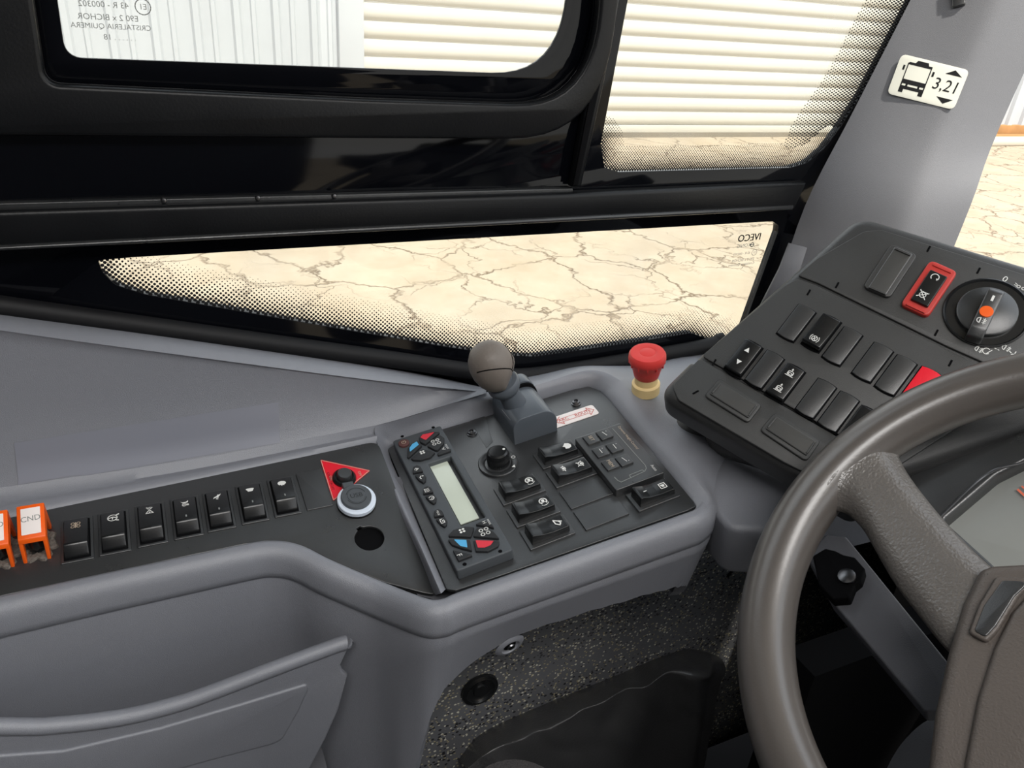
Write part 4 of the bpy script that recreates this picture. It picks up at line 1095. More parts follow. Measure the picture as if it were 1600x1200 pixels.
for (x, y), s, m in keys:
    c = zk(x, y)
    k = plate('key', FC, rect(.0152, .0158, .0012), BLACKP, KH + .0026, .0035, .0006, [], kp, c, label=('black key lettered ' + s) if len(s) > 1 else None)
    if len(s) > 1: sym(FC, c, .0060, [('t', s, 0, 0, 1.0)], m, k, KH + .0030, -PI / 2)
    else: sym(FC, c, .0040, [('l', [(-.9, -.25), (.9, .25)] if s == '/' else [(-.9, 0), (.9, 0)], .18), ('d', -.8 if y < 400 else .9, .9, .12)], m, k, KH + .0030, -PI / 2)
def kl(pts, w=.0009): return ('l', [zk(x, y, KH) for x, y in pts], w)
sym(FC, (0, 0), 1, [kl([(1022, 188), (1262, 458), (1270, 480), (1258, 502), (1085, 582), (1060, 570), (1035, 545)]), kl([(1158, 552), (1145, 530), (1240, 492), (1252, 500)])], GREYP, kp, KH + .0004, 0, 'printed_line')
d0, d1 = Vector(zk(1068, 172, KH)), Vector(zk(1208, 338, KH))
sym(FC, tuple((d0 + d1) / 2), .0044, [('t', 'Dynamic Height Control', 0, 0, 1.0)], CREAMP, kp, KH + .0004, math.atan2((d1 - d0).y, (d1 - d0).x), 'lettering')
sym(FC, zk(1325, 476, KH), .0050, [('t', 'Auto', 0, 0, 1.0)], WHITEP, kp, KH + .0004, -PI / 2, 'lettering')
# ------------------------------------------------------------------ parking brake lever
lv = thing('parking_brake_lever', 'grey parking brake lever with egg-shaped worn knob on a charcoal base', 'lever', tuple(FC.p(.271, .665, .0)))
u0, v0 = FC.at(804, 697); u1, _ = FC.at(871, 674); _, v1 = FC.at(776, 655)
cu = (u0 + u1) / 2; bw = (u1 - u0)
dep = .064; hb = .037
f = FC.sub(cu, v0, 0)
sec = []
sec += [(-bw / 2, 0), (-bw / 2, .021)]
for k in range(9):
    a = PI - k / 8 * PI / 2; sec.append((-bw / 2 + .014 + .014 * math.cos(a), hb - .014 + .014 * math.sin(a)))
for k in range(9):
    a = PI / 2 - k / 8 * PI / 2; sec.append((bw / 2 - .020 + .020 * math.cos(a), hb - .020 + .020 * math.sin(a)))
sec += [(bw / 2, 0)]
prism('base', f, sec, dep, LEVERM, 'u', (0, dep / 2), 0, 0, .0030, lv, seg=3)
sec2 = [(x * .78 + .004, h * 1.16) for x, h in sec]
prism('rear_hood', f, sec2, .018, LEVERM, 'u', (.002, dep + .002), 0, 0, .0025, lv)
prism('hood_gap', f, [(x * .80 + .004, h * 1.10) for x, h in sec], .004, BLACKMATT, 'u', (.002, dep - .008), 0, 0, .0005, lv)
# white index line on the left side
fl = Frame(-FC.u, (-FC.u).dot(FC.p(cu - bw / 2, 0, 0) - CAM) + .0004, u=tuple(-FC.v))
a, b = fl.at(784.5, 640), fl.at(797.5, 656)
sym(fl, (0, 0), 1, [('l', [a, b], .0012)], WHITEP, lv, .0002, 0, 'index_line')
vm = v0 + .034
def onv(x, y, v): return on_plane(x, y, FC.v, v)
S0 = onv(818, 655, vm); S1 = onv(787, 601, vm); S2 = onv(767, 568, vm)
ax = (S1 - S0).normalized()
fs_ = Frame(ax, ax.dot(S0 - CAM), u=tuple(FC.v)); o0 = fs_.o
def fr_at(p, n, u):
    q = Frame(n, 0, u=u); q.o = p; q.c = q.n.dot(p - CAM); return q
L01 = (S1 - S0).length
fst = fr_at(S0, ax, tuple(FC.v))
lathe('stem', fst, [(.0150, -.004), (.0145, L01 * .45), (.0130, L01 * .62), (.0130, L01 + .01)], LEVERM, (0, 0), 0, 32, lv)
fco = fr_at(S1 - ax * .006, ax, tuple(FC.v))
lathe('collar', fco, [(.0135, -.006), (.0180, .000), (.0200, .004), (.0200, .009), (.0185, .012), (.0130, .0130), (0, .013)], LEVERM, (0, 0), 0, 36, lv)
ax2 = (S2 - S1).normalized()
fk = fr_at(S1 + ax2 * .003, ax2, tuple(FC.v))
prf = [(.0, 0), (.012, .0), (.0185, .003), (.0245, .0095), (.0285, .019), (.0302, .030), (.0298, .041), (.0268, .052), (.021, .061), (.013, .0665), (.005, .0688), (0, .069)]
prf = [(r * .86, h * .88) for r, h in prf]
kn = lathe('grip', fk, prf, KNOBM, (0, 0), 0, 48, lv, label='worn grey rubber egg-shaped grip')
# flatten the thumb side and sink a seam
dirn = (FC.u * .75 - FC.v * .62 - FC.n * .25).normalized()
cen = fk.p(0, 0, .023) - lv.location
for v in kn.data.vertices:
    d = (v.co - cen).dot(dirn)
    if d > .0185: v.co -= dirn * (d - .0185) * .85
seamd = (FC.u * -.25 - FC.v * .9 + FC.n * .25).normalized()
up = ax2; sd = up.cross(seamd).normalized()
sm = []
from mathutils.bvhtree import BVHTree
bt = BVHTree.FromPolygons([v.co for v in kn.data.vertices], [list(p.vertices) for p in kn.data.polygons])
def seam(name, plane_n, off, lo, hi, ref):
    pts = []
    e1 = ref; e2 = plane_n.cross(e1).normalized()
    for k in range(40):
        a = lo + (hi - lo) * k / 39
        d = (e1 * math.cos(a) + e2 * math.sin(a)).normalized()
        h = bt.ray_cast(cen + plane_n * off + d * .2, -d)
        if h[0]: pts.append(h[0] + lv.location)
    if len(pts) > 4: tube(name, pts, .0007, BLACKMATT, lv, 6, label='dark moulding seam')
pn = (FC.u * .55 + FC.v * .25 + FC.n * -.2).normalized(); e1 = (pn.cross(Vector((0, 0, 1)))).normalized()
seam('grip_seam', pn, .006, -2.4, 1.2, (FC.n - pn * FC.n.dot(pn)).normalized())
pn2 = (FC.u * .2 + FC.v * .7 + FC.n * .75).normalized()
seam('grip_seam', pn2, -.004, -1.1, 1.3, (-FC.v - pn2 * (-FC.v).dot(pn2)).normalized())
plate('stem_slot', fr_at(S0 - FC.v * .0168 + ax * .012, -FC.v, tuple(FC.u)), rect(.010, .006, .0005), BLACKMATT, .001, .002, .0002, [], lv)

# ------------------------------------------------------------------ emergency stop button
es = thing('emergency_button', 'red mushroom emergency button on a cream base behind the control panel', 'button', tuple(FC.w(1010, 612, .012)))
ec = FC.at(1009, 605, .016)
lathe('base', FC, [(.0172, .010), (.0172, .0225), (.0160, .0236), (.0142, .0244), (.0140, .034), (0, .034)], YELLOW, ec, 0, 40, es, label='cream plastic base')
lathe('mushroom', FC, [(.0128, .032), (.0150, .0345), (.0172, .044), (.0200, .0535), (.0218, .0560), (.0226, .0600), (.0222, .0650), (.0204, .0680), (.0110, .0692), (.0095, .0684), (.0080, .0690), (0, .0694)], RED, ec, 0, 48, es, label='red mushroom head')
for k in range(12):
    a = 2 * PI * k / 12
    c = (ec[0] + .0206 * math.cos(a), ec[1] + .0206 * math.sin(a))
    plate('grip_rib', FC, rect(.003, .0016, .0004), RED, .0585, .006, .0004, [], es, c, a)

# ------------------------------------------------------------------ switch pod
pod = thing('switch_pod', 'black angled switch pod with rocker switches left of the steering wheel', 'switch pod', tuple(FP.w(1300, 560)))
PO = [FP.at(x, y) for x, y in ((1078, 566), (1342, 333), (1740, 452), (1640, 660), (1400, 744), (1298, 682))]
_s0, _s1 = Vector(FP.at(1093, 560)), Vector(FP.at(1300, 677)); sa = math.atan2((_s1 - _s0).y, (_s1 - _s0).x)
FPL = FP.sub(_s0.x, _s0.y, .0, sa, math.radians(-9)); FPL.c = FPL.n.dot(FPL.o - CAM)
_o = CAM + FPL.n * FPL.c; FPL.o = _o
plate('housing', FP, rounded(PO, [.01, .03, .02, .02, .01, .004], 8), PODSIDE, 0, .052, .012, [], pod, res=5)
lowo = [FP.at(x, y, -.05) for x, y in ((1070, 690), (1300, 500), (1500, 560), (1340, 770))]
plate('back_shell', FP, rounded(lowo, .03, 6), PODSIDE, -.045, .035, .012, [], pod, res=4)
hp = .003
plate('lower_housing', FPL, rounded([FPL.at(x, y) for x, y in ((1025, 614), (1080, 560), (1300, 682), (1410, 746), (1340, 800))], [.020, .006, 0, .01, .015], 8), PODSIDE, 0, .045, .012, [], pod, res=5)
plate('upper_plate', FP, rounded([FP.at(x, y, hp) for x, y in ((1246, 430), (1276, 404), (1350, 361), (1378, 359), (1720, 466), (1640, 612), (1480, 541), (1278, 442))], [.003, .004, .014, .01, .01, .004, 0, .004]), PODBLK, hp, .004, .0010, [], pod)
plate('middle_plate', FP, rounded([FP.at(x, y, hp) for x, y in ((1096, 556), (1226, 446), (1246, 435), (1276, 446), (1478, 546), (1600, 600), (1400, 730), (1300, 673))], [.004, .006, .008, .01, 0, .004, .01, 0]), PODBLK, hp, .004, .0010, [], pod)
plate('lower_plate', FPL, rounded([FPL.at(x, y, hp) for x, y in ((1050, 602), (1093, 560), (1300, 677), (1380, 730), (1330, 775), (1225, 722), (1060, 625))], [.012, .004, 0, .004, .01, .004, .01]), PODBLK, hp, .004, .0010, [], pod)
for x, y in ((1263.6, 457), (1308, 445.6), (1451, 389), (1529, 423), (1463, 520), (1485, 567.5), (1116, 566)):
    c = FP.at(x, y, hp)
    plate('clip_slot', FP, rect(.0020, .0075, .0004), BLACKMATT, hp + .0004, .001, .0001, [], pod, c, -.0)


plate('clip_slot', FPL, rect(.0075, .0020, .0004), BLACKMATT, hp + .0004, .001, .0001, [], pod, FPL.at(1087, 613, hp), 1.2)


def pod_frame(x, y): return FP.at(x, y, hp + .003)


MW, ML = .0205, .0408
ubx = (Vector(FP.at(1277.5, 486, hp + .003)) - Vector(FP.at(1248, 474, hp + .003))); rotp = math.atan2(ubx.y, ubx.x)
ubx2 = (Vector(FP.at(1402.5, 553, hp)) - Vector(FP.at(1248, 474, hp))); rotp = math.atan2(ubx2.y, ubx2.x)
print('pod rot', math.degrees(rotp))


def pcenter(x, y):
    c = Vector(FP.at(x, y, hp + .003)); r = Matrix.Rotation(rotp, 2)
    return tuple(c + r @ Vector((MW / 2, -ML / 2)))


def arc_rect(w, h, bul=.0014, r=.0008):
    pts = [(-w / 2, -h / 2 + bul * 0)] + [(-w / 2 + w * t, -h / 2 - bul * 4 * t * (1 - t)) for t in (.25, .5, .75)] + [(w / 2, -h / 2), (w / 2, h / 2)] + [(w / 2 - w * t, h / 2 + bul * 4 * t * (1 - t)) for t in (.25, .5, .75)] + [(-w / 2, h / 2)]
    return pts


def blank(x, y, m=BLACKP, lab=None):
    c = pcenter(x, y)
    plate('well', FP, arc_rect(MW + .0018, ML + .0018), BLACKMATT, hp + .0003, .001, .0001, [], pod, c, rotp)
    plate('blank_cover', FP, arc_rect(MW - .0006, ML - .0006), m, hp + .0030, .004, .0009, [], pod, c, rotp, label=lab)


def pod_rocker(x, y, syms, lab, tall=.006, tilt=0.0):
    c = pcenter(x, y)
    r = D.objects.new('rocker_switch', None); r.empty_display_size = .01; COL.objects.link(r); r.parent = pod
    r.location = FP.p(c[0], c[1], hp) - pod.location; r['label'] = lab
    plate('well', FP, arc_rect(MW + .0018, ML + .0018), BLACKMATT, hp + .0003, .001, .0001, [], r, c, rotp)
    fr = FP.sub(c[0], c[1], hp, rotp)
    L = ML / 2 - .0004
    pr = [(-L, 0), (-L, tall - tilt * L * .0), (-L * .93, tall + .0012 + tilt), (0, tall), (L * .93, tall + .0004 - tilt), (L, tall - .001 - tilt), (L, 0)]
    prism('rocker', fr, pr, MW - .0006, BLACKS, 'v', (0, 0), 0, 0, .0009, r)
    for v, p, s in syms: sym(fr, (0, v), s, p, WHITEP, r, tall + .0012 + (-tilt * v / L if tilt else 0) + .0003)


blank(1248, 474)
abs_ = [('o', 0, 0, .55, .16), ('a', 0, 0, .9, 140, 220, .16), ('a', 0, 0, .9, -40, 40, .16), ('l', [(-.3, -.4), (.3, .4)], .14), ('l', [(-.3, .4), (.3, -.4)], .14)]
pod_rocker(1287, 489, [(-.0125, abs_, .0052)], 'glossy black raised rocker with white brake symbol', .0075, .0016)
blank(1319.5, 509); blank(1366.4, 533.5); blank(1402.5, 553)
blank(1441, 571, REDB, 'bright red cover half hidden by the steering wheel')
tri_u = [('p', [(-.8, -.7), (.8, -.7), (0, .8)])]; tri_d = [('p', [(-.8, .7), (.8, .7), (0, -.8)])]
busup = [('l', [(-.6, -.5), (-.6, .2), (-.4, .4), (.4, .4), (.6, .2), (.6, -.5), (-.6, -.5)], .16), ('l', [(-.6, 0), (.6, 0)], .12), ('d', -.35, -.25, .13), ('d', .35, -.25, .13), ('l', [(-.9, -.75), (.9, -.75)], .14), ('l', [(0, .45), (0, 1.05)], .16), ('p', [(-.28, .8), (.28, .8), (0, 1.2)])]
pod_rocker(1166, 529, [(.0085, tri_u, .0036), (-.0085, tri_d, .0036)], 'black rocker with white up and down triangles')
blank(1198.8, 546)
pod_rocker(1231, 566, [(.0100, busup, .0048), (-.0100, busup, .0048)], 'black rocker with two small white bus symbols')
blank(1278.6, 589.8); blank(1313.5, 610); pod_rocker(1347, 632, [], 'black rocker mostly hidden by the steering wheel')


def qplate(name, q, m, h, thick, r, parent, label=None, bev=.0012, holes=(), fr=FP):
    return plate(name, fr, rounded([fr.at(x, y, h) for x, y in q][::-1], r), m, h, thick, bev, holes, parent, label=label, res=3)


def shrink(q, a, b):
    """inset a quad TL TR BR BL by fractions along its two directions"""
    Q = [Vector(p) for p in q]
    f = lambda s, t: tuple((Q[0] * (1 - s) + Q[1] * s) * (1 - t) + (Q[3] * (1 - s) + Q[2] * s) * t)
    return [f(a, b), f(1 - a, b), f(1 - a, 1 - b), f(a, 1 - b)]


qc = [(1393, 380), (1434, 398), (1390, 466), (1348, 448)]
cov = qplate('large_cover', qc, PODBLK, hp + .004, .006, .006, pod, 'large black rounded blank cover at the top of the pod')
q2 = shrink(qc, .16, .02); qplate('cover_face', q2, COVERF, hp + .0055, .005, .002, cov, None, .0014)
for t0, t1 in ((.035, .075), (.925, .965)):
    qq = [shrink(qc, .2, t0)[0], shrink(qc, .2, t0)[1], shrink(qc, .2, t1)[1], shrink(qc, .2, t1)[0]]; qplate('grip_ridge', qq, PODBLK, hp + .0072, .002, .0006, cov, None, .0005)
qr = [(1454, 405), (1497, 424), (1450, 495), (1407, 475)]
rf = qplate('red_switch', qr, REDF, hp + .006, .008, .006, pod, 'black rocker in a raised red frame', .0020)
for t0, t1 in ((.035, .085), (.915, .965)):
    A, B = shrink(qr, .16, t0), shrink(qr, .16, t1)
    qplate('frame_ridge', [A[0], A[1], B[1], B[0]], REDF, hp + .0075, .002, .0006, rf, None, .0006)
qi = [(1451, 418), (1484, 431), (1451, 482), (1418, 469)]
qi = shrink(qr, .19, .17)
qplate('rocker', qi, BLACKS, hp + .0095, .005, .0012, rf, None, .0010)
cA = FP.at(*[sum(p[i] for p in shrink(qr, .2, .2)[:2]) / 2 + (6 if i else -2) for i in (0, 1)], hp + .01); cB = FP.at(1440, 460, hp + .01)
sym(FP, FP.at(1461, 433, hp + .01), .0042, [('a', 0, 0, .9, -40, 230, .22), ('p', [(.4, -.2), (1.1, -.1), (.75, -.75)])], WHITEP, rf, hp + .0099, rotp)
sym(FP, FP.at(1442, 460, hp + .01), .0050, [('o', 0, -.1, .6, .16), ('l', [(-.9, .8), (.9, -.9)], .16), ('l', [(-.9, -.8), (.9, .7)], .16), ('l', [(-.8, .6), (.8, .6)], .14)], WHITEP, rf, hp + .0099, rotp)

for nm, qc, lab in (('left', [(1124, 590), (1191, 632), (1169, 661), (1100, 618)], 'long black blank cover near the red emergency button'), ('right', [(1211, 643), (1283, 688), (1260, 721), (1187, 672)], 'long black blank cover beside the steering wheel rim')):
    cv = qplate('long_cover', qc, PODBLK, hp + .003, .005, .005, pod, lab, .0015, (), FPL)
    qf = shrink(qc, .06, .13); qf = [qf[0], qf[1], shrink(qc, .06, .2)[2], shrink(qc, .06, .2)[3]]
    qplate('cover_face', qf, COVERF, hp + .0050, .005, .0015, cv, None, .0012, (), FPL)
    for s0, s1 in ((.065, .10), (.90, .935)):
        A, B = shrink(qc, s0, .16), shrink(qc, s1, .16)
        def at_(s): 
            Q = [Vector(p) for p in qc]; g = lambda t: tuple((Q[0] * (1 - s) + Q[1] * s) * (1 - t) + (Q[3] * (1 - s) + Q[2] * s) * t)
            return g(.18), g(.72)
        a0, a1 = at_(s0); b0, b1 = at_(s1)
        qplate('grip_ridge', [a0, b0, b1, a1], PODBLK, hp + .0062, .002, .0005, cv, None, .0005, (), FPL)

# headlamp switch
LK = FP.at(1541, 489, hp)
ls = thing('light_switch', 'round black headlamp switch with orange dot on the pod', 'switch', tuple(FP.p(*LK, hp)))
lathe('bezel', FP, [(.0385, hp), (.0385, hp + .0022), (.0372, hp + .0028), (.0355, hp + .0005), (.0290, hp + .0004), (0, hp + .0004)], BLACKS, LK, 0, 56, ls)
lathe('dial', FP, [(.0272, hp), (.0268, hp + .0045), (.0255, hp + .0056), (0, hp + .0062)], BLACKP, LK, 0, 48, ls)
e0, e1 = Vector(FP.at(1558, 452, hp + .02)), Vector(FP.at(1523, 525, hp + .02)); cc = (e0 + e1) / 2; rb = math.atan2((e1 - e0).y, (e1 - e0).x) + PI / 2; LB = (e1 - e0).length
gb = FP.sub(cc.x, cc.y, hp, rb)
prism('grip_bar', gb, [(-LB / 2, .004), (-LB / 2 + .002, .014), (-LB * .3, .0185), (LB / 2 - .004, .0215), (LB / 2, .0195), (LB / 2, .004)], .0145, BLACKP, 'v', (0, 0), 0, 0, .0018, ls, seg=3)
sym(gb, (0, LB * .29), .0032, [('p', [(-.35, -1), (.35, -1), (.35, 1), (-.35, 1)])], WHITEP, ls, .0215)
lathe('orange_dot', gb, [(.0062, .0185), (.0060, .0208), (0, .0212)], ORANGE, (0, 0.001), 0, 24, ls)
fog = [('a', -.4, 0, .6, 90, 270, .2), ('l', [(-.4, .6), (-.4, -.6)], .2), ('l', [(.1, .45), (.7, .35)], .16), ('l', [(.1, 0), (.7, 0)], .16), ('l', [(.1, -.45), (.7, -.35)], .16), ('l', [(.4, -.7), (.4, .7)], .14)]
sym(gb, (0, -LB * .17), .0046, fog, WHITEP, ls, .0196)
side = [('o', -.5, 0, .3, .2), ('o', .5, 0, .3, .2)] + [('l', [(-.9, .3 * k), (-1.4, .5 * k)], .16) for k in (-1, 0, 1)]
for (x, y), p, s, m in (((1570, 437), [('t', '0', 0, 0, 1.5)], .0062, WHITEP), ((1595, 450), side, .0046, WHITEP), ((1530, 547), fog, .0040, WHITEP), ((1541, 549), [('a', 0, 0, .8, 60, 330, .2), ('l', [(.2, -.8), (.9, .8)], .2)], .0040, WHITEP), ((1557, 546), [('l', [(-.5, 0), (-.1, 0)], .2), ('l', [(.3, 0), (.6, 0)], .2)], .0036, WHITEP), ((1573, 545), fog, .0042, WHITEP), ((1583, 556), [('d', 0, -.1, .5), ('l', [(-1, .5), (-.6, .3)], .2), ('l', [(0, .6), (0, 1)], .2), ('l', [(1, .5), (.6, .3)], .2)], .0046, WHITEP)):
    sym(FP, FP.at(x, y, hp), s, p, m, pod, hp + .0008, rotp)
# flexible stalk that carries the pod
a = FC.w(1062, 690, -.004)
st0 = FC.p(*FC.at(1066, 672, 0), -.02); st1 = FP.p(*FP.at(1130, 640, -.06), -.06)
tube('pod_bracket', [st0, st0.lerp(st1, .5), st1], lambda t: .026 - .002 * t, PODSIDE, pod, 24, label='black bracket under the pod')

# ------------------------------------------------------------------ instrument hood behind the wheel
hood = thing('instrument_cluster', 'black instrument hood with dusty grey lens behind the steering wheel', 'instrument', tuple(CAM + ray(1540, 800) * .84))
ND = Vector((-.62, 0, .78)).normalized()
FD = Frame(ND, ND.dot(ray(1480, 780) * .84), u=(0, -1, 0))
lens_q = [(1474, 812), (1556, 742), (1640, 700), (1760, 680), (1800, 900), (1556, 886)]
ho = [(1330, 800), (1390, 700), (1440, 660), (1540, 630), (1900, 560), (1900, 980), (1570, 930), (1440, 850), (1380, 830)]
lens_uv = rounded([FD.at(x, y) for x, y in lens_q], [.004, .03, .02, .02, .02, .006])
plate('hood', FD, rounded([FD.at(x, y) for x, y in ho], .006), BLACKP, 0, .02, .003, [lens_uv[::-1]], hood)
plate('lens', FD, rounded([FD.at(x, y) for x, y in [(1455, 815), (1556, 735), (1640, 692), (1780, 670), (1820, 910), (1556, 896)]], .004), CLUSTER, -.016, .003, .0004, [], hood, label='dusty grey instrument lens')
for s in (0, 1):
    pts = [FD.w(x, y + s * 24, .002) for x, y in ((1400, 706), (1450, 692), (1530, 662), (1620, 640), (1760, 610))]
    tube('hood_ridge', catmull(pts, 30), .0035 - .0015 * s, BLACKP, hood, 8)
pts = [FD.w(x, y, .001) for x, y in ((1468, 808), (1540, 742), (1600, 722), (1700, 690))]
tube('lens_trim', catmull(pts, 30), .0012, METAL, hood, 6, label='thin bright line around the lens')
sym(FD, FD.at(1599, 774, -.012), .008, [('l', [(-.9, .3), (.5, 0)], .25), ('l', [(-.9, .9), (.5, .6)], .18)], mat('orange_print', lin(240, 120, 90), .5), hood, -.0130, 0, 'pointer')

# ------------------------------------------------------------------ steering wheel
wh = thing('steering_wheel', 'large brown-black steering wheel with broad textured spoke at right', 'steering wheel', tuple(FWH.p(WCU, WCV, 0)))
RR, TR = .225, .0222
vs, fs = [], []
NA, NB = 160, 24
for i in range(NA):
    a = 2 * PI * i / NA
    for j in range(NB):
        b = 2 * PI * j / NB
        r = TR * (1.0 if math.cos(b) > 0 else 1.04); cb_, sb_ = math.cos(b), math.sin(b)
        vs.append(FWH.p(WCU + (RR + r * cb_) * math.cos(a), WCV + (RR + r * cb_) * math.sin(a), r * sb_ * 1.08))
for i in range(NA):
    for j in range(NB): fs.append([i * NB + j, ((i + 1) % NA) * NB + j, ((i + 1) % NA) * NB + (j + 1) % NB, i * NB + (j + 1) % NB])
from_py('rim', vs, fs, SPOKEM, wh, 60)
SPR = [((1512, 1040), (1560, 890), .005, -.006), ((1440, 965), (1500, 835), .006, -.006), ((1388, 895), (1448, 777), .007, -.005), ((1354, 835), (1412, 728), .010, -.004), ((1328, 804), (1400, 700), .0135, -.003),
       ((1306, 796), (1401, 683), .0165, -.001), ((1290, 802), (1410, 668), .0200, .003), ((1274, 818), (1424, 655), .0218, .012)]
def polar(p): a, b = p[0] - WCU, p[1] - WCV; return math.hypot(a, b), math.atan2(b, a)
prow = []
for lo, hi, hm, he in SPR:
    r0, a0 = polar(FWH.at(*lo, .002)); r1, a1 = polar(FWH.at(*hi, .002)); prow.append((r0, a0, r1, a1, hm, he))
_, a0 = polar(FWH.at(1246, 842, .02)); _, a1 = polar(FWH.at(1452, 632, .02))
prow.append((RR, a0 , RR, a1, .0233, .0233))
prow.append((RR + .006, a0, RR + .006, a1, .0120, .0120))
NSP = 25
for nm, mir in (('spoke', 1), ('spoke', -1)):
    rows = []
    for (r0, a0, r1, a1, hm, he) in prow:
        top_, bot_ = [], []
        for k in range(NSP):
            s = k / (NSP - 1); r_ = r0 + (r1 - r0) * s; a_ = (a0 + (a1 - a0) * s) * mir
            h_ = he + (hm - he) * (1 - abs(2 * s - 1) ** 3.5)
            top_.append(Vector((r_, a_, h_))); bot_.append(Vector((r_, a_, min(-.010, he - .008) if r0 < .2 else -.008)))
        rows.append(top_ + bot_[::-1][1:-1])
    fine = [catmull([r[j] for r in rows], 60) for j in range(len(rows[0]))]
    R3 = [[FWH.p(WCU + q.x * math.cos(q.y), WCV + q.x * math.sin(q.y), q.z) for q in [f_[i] for f_ in fine]] for i in range(60)]
    loft(nm, R3, WHEELM, wh, closed=True, smooth=70)
def rel(p): return (p[0] - WCU, p[1] - WCV)
HBX, HBY = rel(FWH.at(1452, 1180, .0)), rel(FWH.at(1528, 885, .0))
print('hub', HBX, HBY, [rel(FWH.at(x, y, .01)) for x, y in ((1452, 1180), (1478, 1020), (1528, 885), (1600, 870))])
hub_px = [(1500, 1330), (1444, 1290), (1447, 1200), (1458, 1110), (1478, 1020), (1502, 940), (1529, 886), (1548, 879), (1600, 876), (1760, 884), (1900, 960), (1960, 1120), (1900, 1300), (1800, 1340)]
full = [FWH.at(x, y, .012) for x, y in hub_px]
plate('hub', FWH, rounded(full, .008), HUBM, .012, .05, .009, [], wh, res=5, smooth=50)
pad_px = [(1540, 1310), (1500, 1270), (1506, 1190), (1526, 1090), (1552, 1010), (1580, 955), (1625, 905), (1740, 905), (1860, 970), (1910, 1110), (1860, 1270), (1780, 1310)]
pp = [FWH.at(x, y, .016) for x, y in pad_px]
plate('hub_pad', FWH, rounded(pp, .008), HUBM, .0165, .01, .005, [], wh, res=4, smooth=50, label='raised centre pad of the hub')
bq = [(1557, 901), (1620, 903), (1590, 935), (1560, 985), (1541, 1005), (1513, 990), (1530, 945)]
plate('horn_button', FWH, rounded([FWH.at(x, y, .014) for x, y in bq], .004), HUBM, .0158, .006, .0022, [], wh, res=4, label='long raised horn button')
bq2 = [(1566, 907), (1610, 909), (1585, 932), (1556, 978), (1540, 996), (1522, 986), (1538, 946)]
plate('button_face', FWH, rounded([FWH.at(x, y, .016) for x, y in bq2], .003), BLACKP, .0166, .002, .0008, [], wh, res=2)

# column shroud and bracket below the wheel
colm = thing('steering_column', 'dark steering column shroud with grey lower shell below the hub', 'column', tuple(FWH.p(WCU, WCV, -.1)))
fcl = fr_at(FWH.p(WCU, WCV, -.045), -FWH.n, (0, 1, 0))
lathe('collar', fcl, [(.085, 0), (.080, .02), (.06, .05), (.05, .35), (0, .35)], BLACKMATT, (0, 0), 0, 36, colm)
sq_ = [CAM + ray(x, y) * d for x, y, d in ((1360, 1270, .80), (1384, 1210, .81), (1406, 1170, .82), (1436, 1138, .83), (1470, 1118, .84))]
rows = [[p + Vector((.0, -.03 * k, .01 * k - .004 * k * k)) for p in sq_] for k in range(5)]
rows = [catmull(r, 16) for r in rows]
loft('lower_shell', rows, GREYD, colm, thick=.006, label='grey rounded lower shell')
br = thing('column_bracket', 'grey angled support bar in the shadow inside the steering wheel', 'bracket', tuple(CAM + ray(1380, 970) * .78))
B0 = [CAM + ray(x, y) * d for x, y, d in ((1255, 842, .86), (1318, 832, .86), (1500, 1110, .76), (1468, 1140, .76))]
nb = (B0[1] - B0[0]).cross(B0[3] - B0[0]).normalized()
if nb.dot(ray(1380, 970)) > 0: nb = -nb
FB = Frame(nb, nb.dot(B0[0] - CAM), u=tuple(B0[2] - B0[1]))
plate('bar', FB, rounded([FB.at(x, y) for x, y in ((1290, 835), (1322, 838), (1486, 1040), (1500, 1110), (1446, 1112), (1300, 940), (1262, 870))], .004), GREYD, 0, .018, .002, [], br)
plate('clamp', FB, rounded([FB.at(x, y, .01) for x, y in ((1270, 870), (1290, 858), (1306, 862), (1318, 868), (1336, 872), (1352, 890), (1346, 908), (1336, 916), (1328, 936), (1302, 938), (1280, 915))], .003), BLACKMATT, .012, .014, .002, [], br, label='black clamp plate')
lathe('bolt', FB, [(.0085, .011), (.008, .015), (.004, .0165), (0, .0165)], METAL, FB.at(1323, 900, .014), 0, 16, br)
fl_ = box('footwell_panel', .55, 1.2, .36, .40, .66, CAMZ - .60, BLACKMATT)
tag(fl_, 'matt black footwell panel behind the steering wheel', 'panel')
fl_ = None

# ------------------------------------------------------------------ speckled vinyl below the console, gaiter, seat edge
vy = .64
vin = thing('floor_vinyl', 'dark speckled vinyl covering below the console arch', 'vinyl', tuple(onY(900, 1000, vy)))
rows = []
for z in np.linspace(CAMZ - .575, .9, 14):
    t = (CAMZ - .5 - z) / .6
    rows.append([Vector((x, vy - .10 * max(0, t - .45) ** 2, z)) for x in np.linspace(-.1, 1.1, 20)])
loft('covering', rows, VINYL, vin, thick=.003)
a = onY(749, 1076, vy - .004)
FV = Frame((0, -1, 0), -(vy - .003))
lathe('plug', FV, [(.026, 0), (.025, .004), (.020, .0055), (.017, .003), (.010, .003), (.009, .005), (0, .0055)], BLACKS, FV.at(749, 1076), 0, 32, vin, label='black round plug')

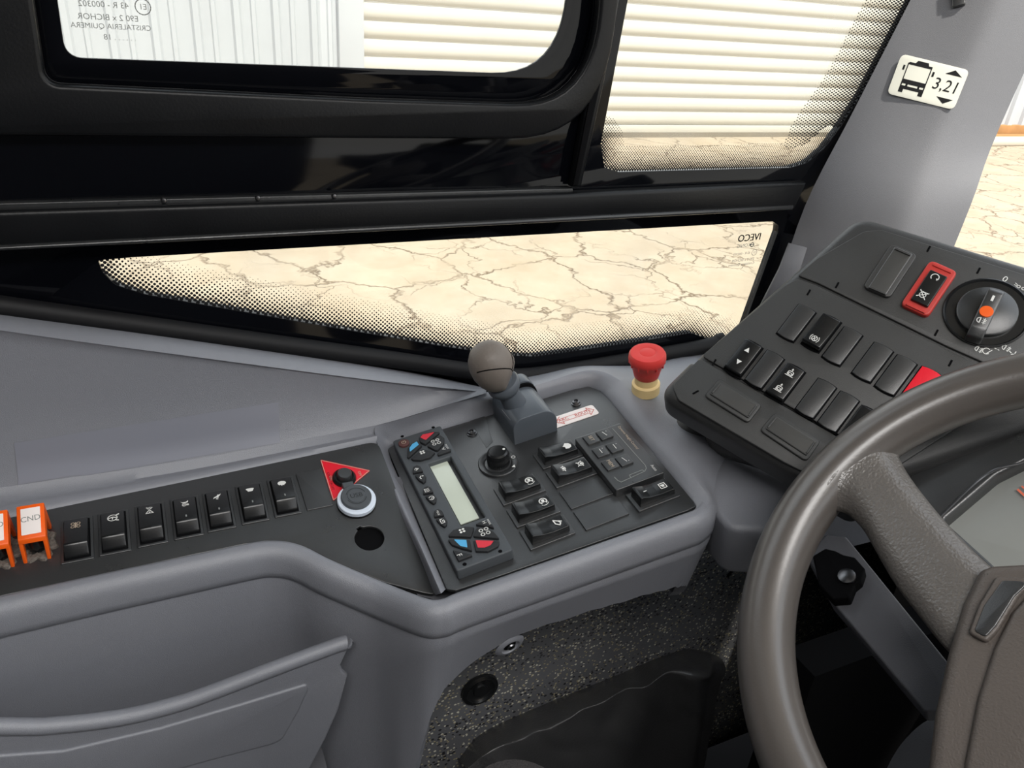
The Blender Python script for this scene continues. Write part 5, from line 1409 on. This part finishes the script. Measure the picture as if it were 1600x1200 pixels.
gt = thing('leather_gaiter', 'creased black leatherette gaiter at the bottom beside the steering wheel', 'gaiter', tuple(onY(920, 1130, .55)))
gtop = [(722, 1192), (760, 1150), (830, 1116), (900, 1087), (980, 1055), (1045, 1028), (1092, 1014), (1122, 1020)]
NG = 60
T0 = catmull([onY(x, y, .615) for x, y in gtop], NG)
T1 = catmull([onY(x, y, .575) for x, y in ((724, 1200), (770, 1172), (840, 1142), (910, 1108), (985, 1072), (1045, 1048), (1090, 1052), (1124, 1062))], NG)
T2 = catmull([onY(x, y, .57) for x, y in ((728, 1235), (780, 1230), (850, 1215), (920, 1190), (990, 1165), (1045, 1140), (1085, 1130), (1110, 1125))], NG)
T3 = catmull([onY(x, y, .56) for x, y in ((735, 1330), (790, 1330), (860, 1330), (920, 1330), (980, 1320), (1030, 1310), (1060, 1290), (1080, 1270))], NG)
rows = [[p + Vector((0, .02, -.02)) for p in T0], T0]
for k in range(1, 7): rows.append([a.lerp(b, k / 6) + Vector((0, -.012 * math.sin(PI * k / 6), .010 * math.sin(PI * k / 6))) for a, b in zip(T0, T1)])
for k in range(1, 11): rows.append([a.lerp(b, k / 10) for a, b in zip(T1, T2)])
for k in range(1, 8): rows.append([a.lerp(b, k / 7) for a, b in zip(T2, T3)])
for r in rows[1:]:
    for i, p in enumerate(r):
        w = noise.noise(Vector((p.x * 14, p.z * 5, 3))) * .010 + noise.noise(Vector((p.x * 30 + p.z * 20, p.z * 10, 9))) * .004
        p += Vector((0, -abs(w), w * .6))
        d = (i / NG - .80)
        p += Vector((0, -.020, .004)) * math.exp(-(d * 14) ** 2)
loft('leather', rows, LEATHER, gt, sub=1)
sd_ = thing('seat_edge', 'dark fabric edge of the driver seat at the bottom of the photo', 'seat', tuple(CAM + ray(820, 1230) * .55))
fse = fr_at(CAM + ray(812, 1292) * .60, Vector((.1, -.2, 1)).normalized(), (1, 0, 0))
lathe('cushion', fse, [(.045, -.05), (.047, -.004), (.043, .006), (.03, .011), (0, .013)], CLOTH, (0, 0), 0, 40, sd_)

pz = fse.p(0, 0, -.05)
box('pedestal', pz.x - .035, pz.x + .035, pz.y - .035, pz.y + .035, .65, pz.z, BLACKMATT, sd_, .005, 'black pedestal under the cushion')
for o in list(COL.objects):
    if o.type == 'MESH' and len(o.data.polygons) == 0: D.objects.remove(o)
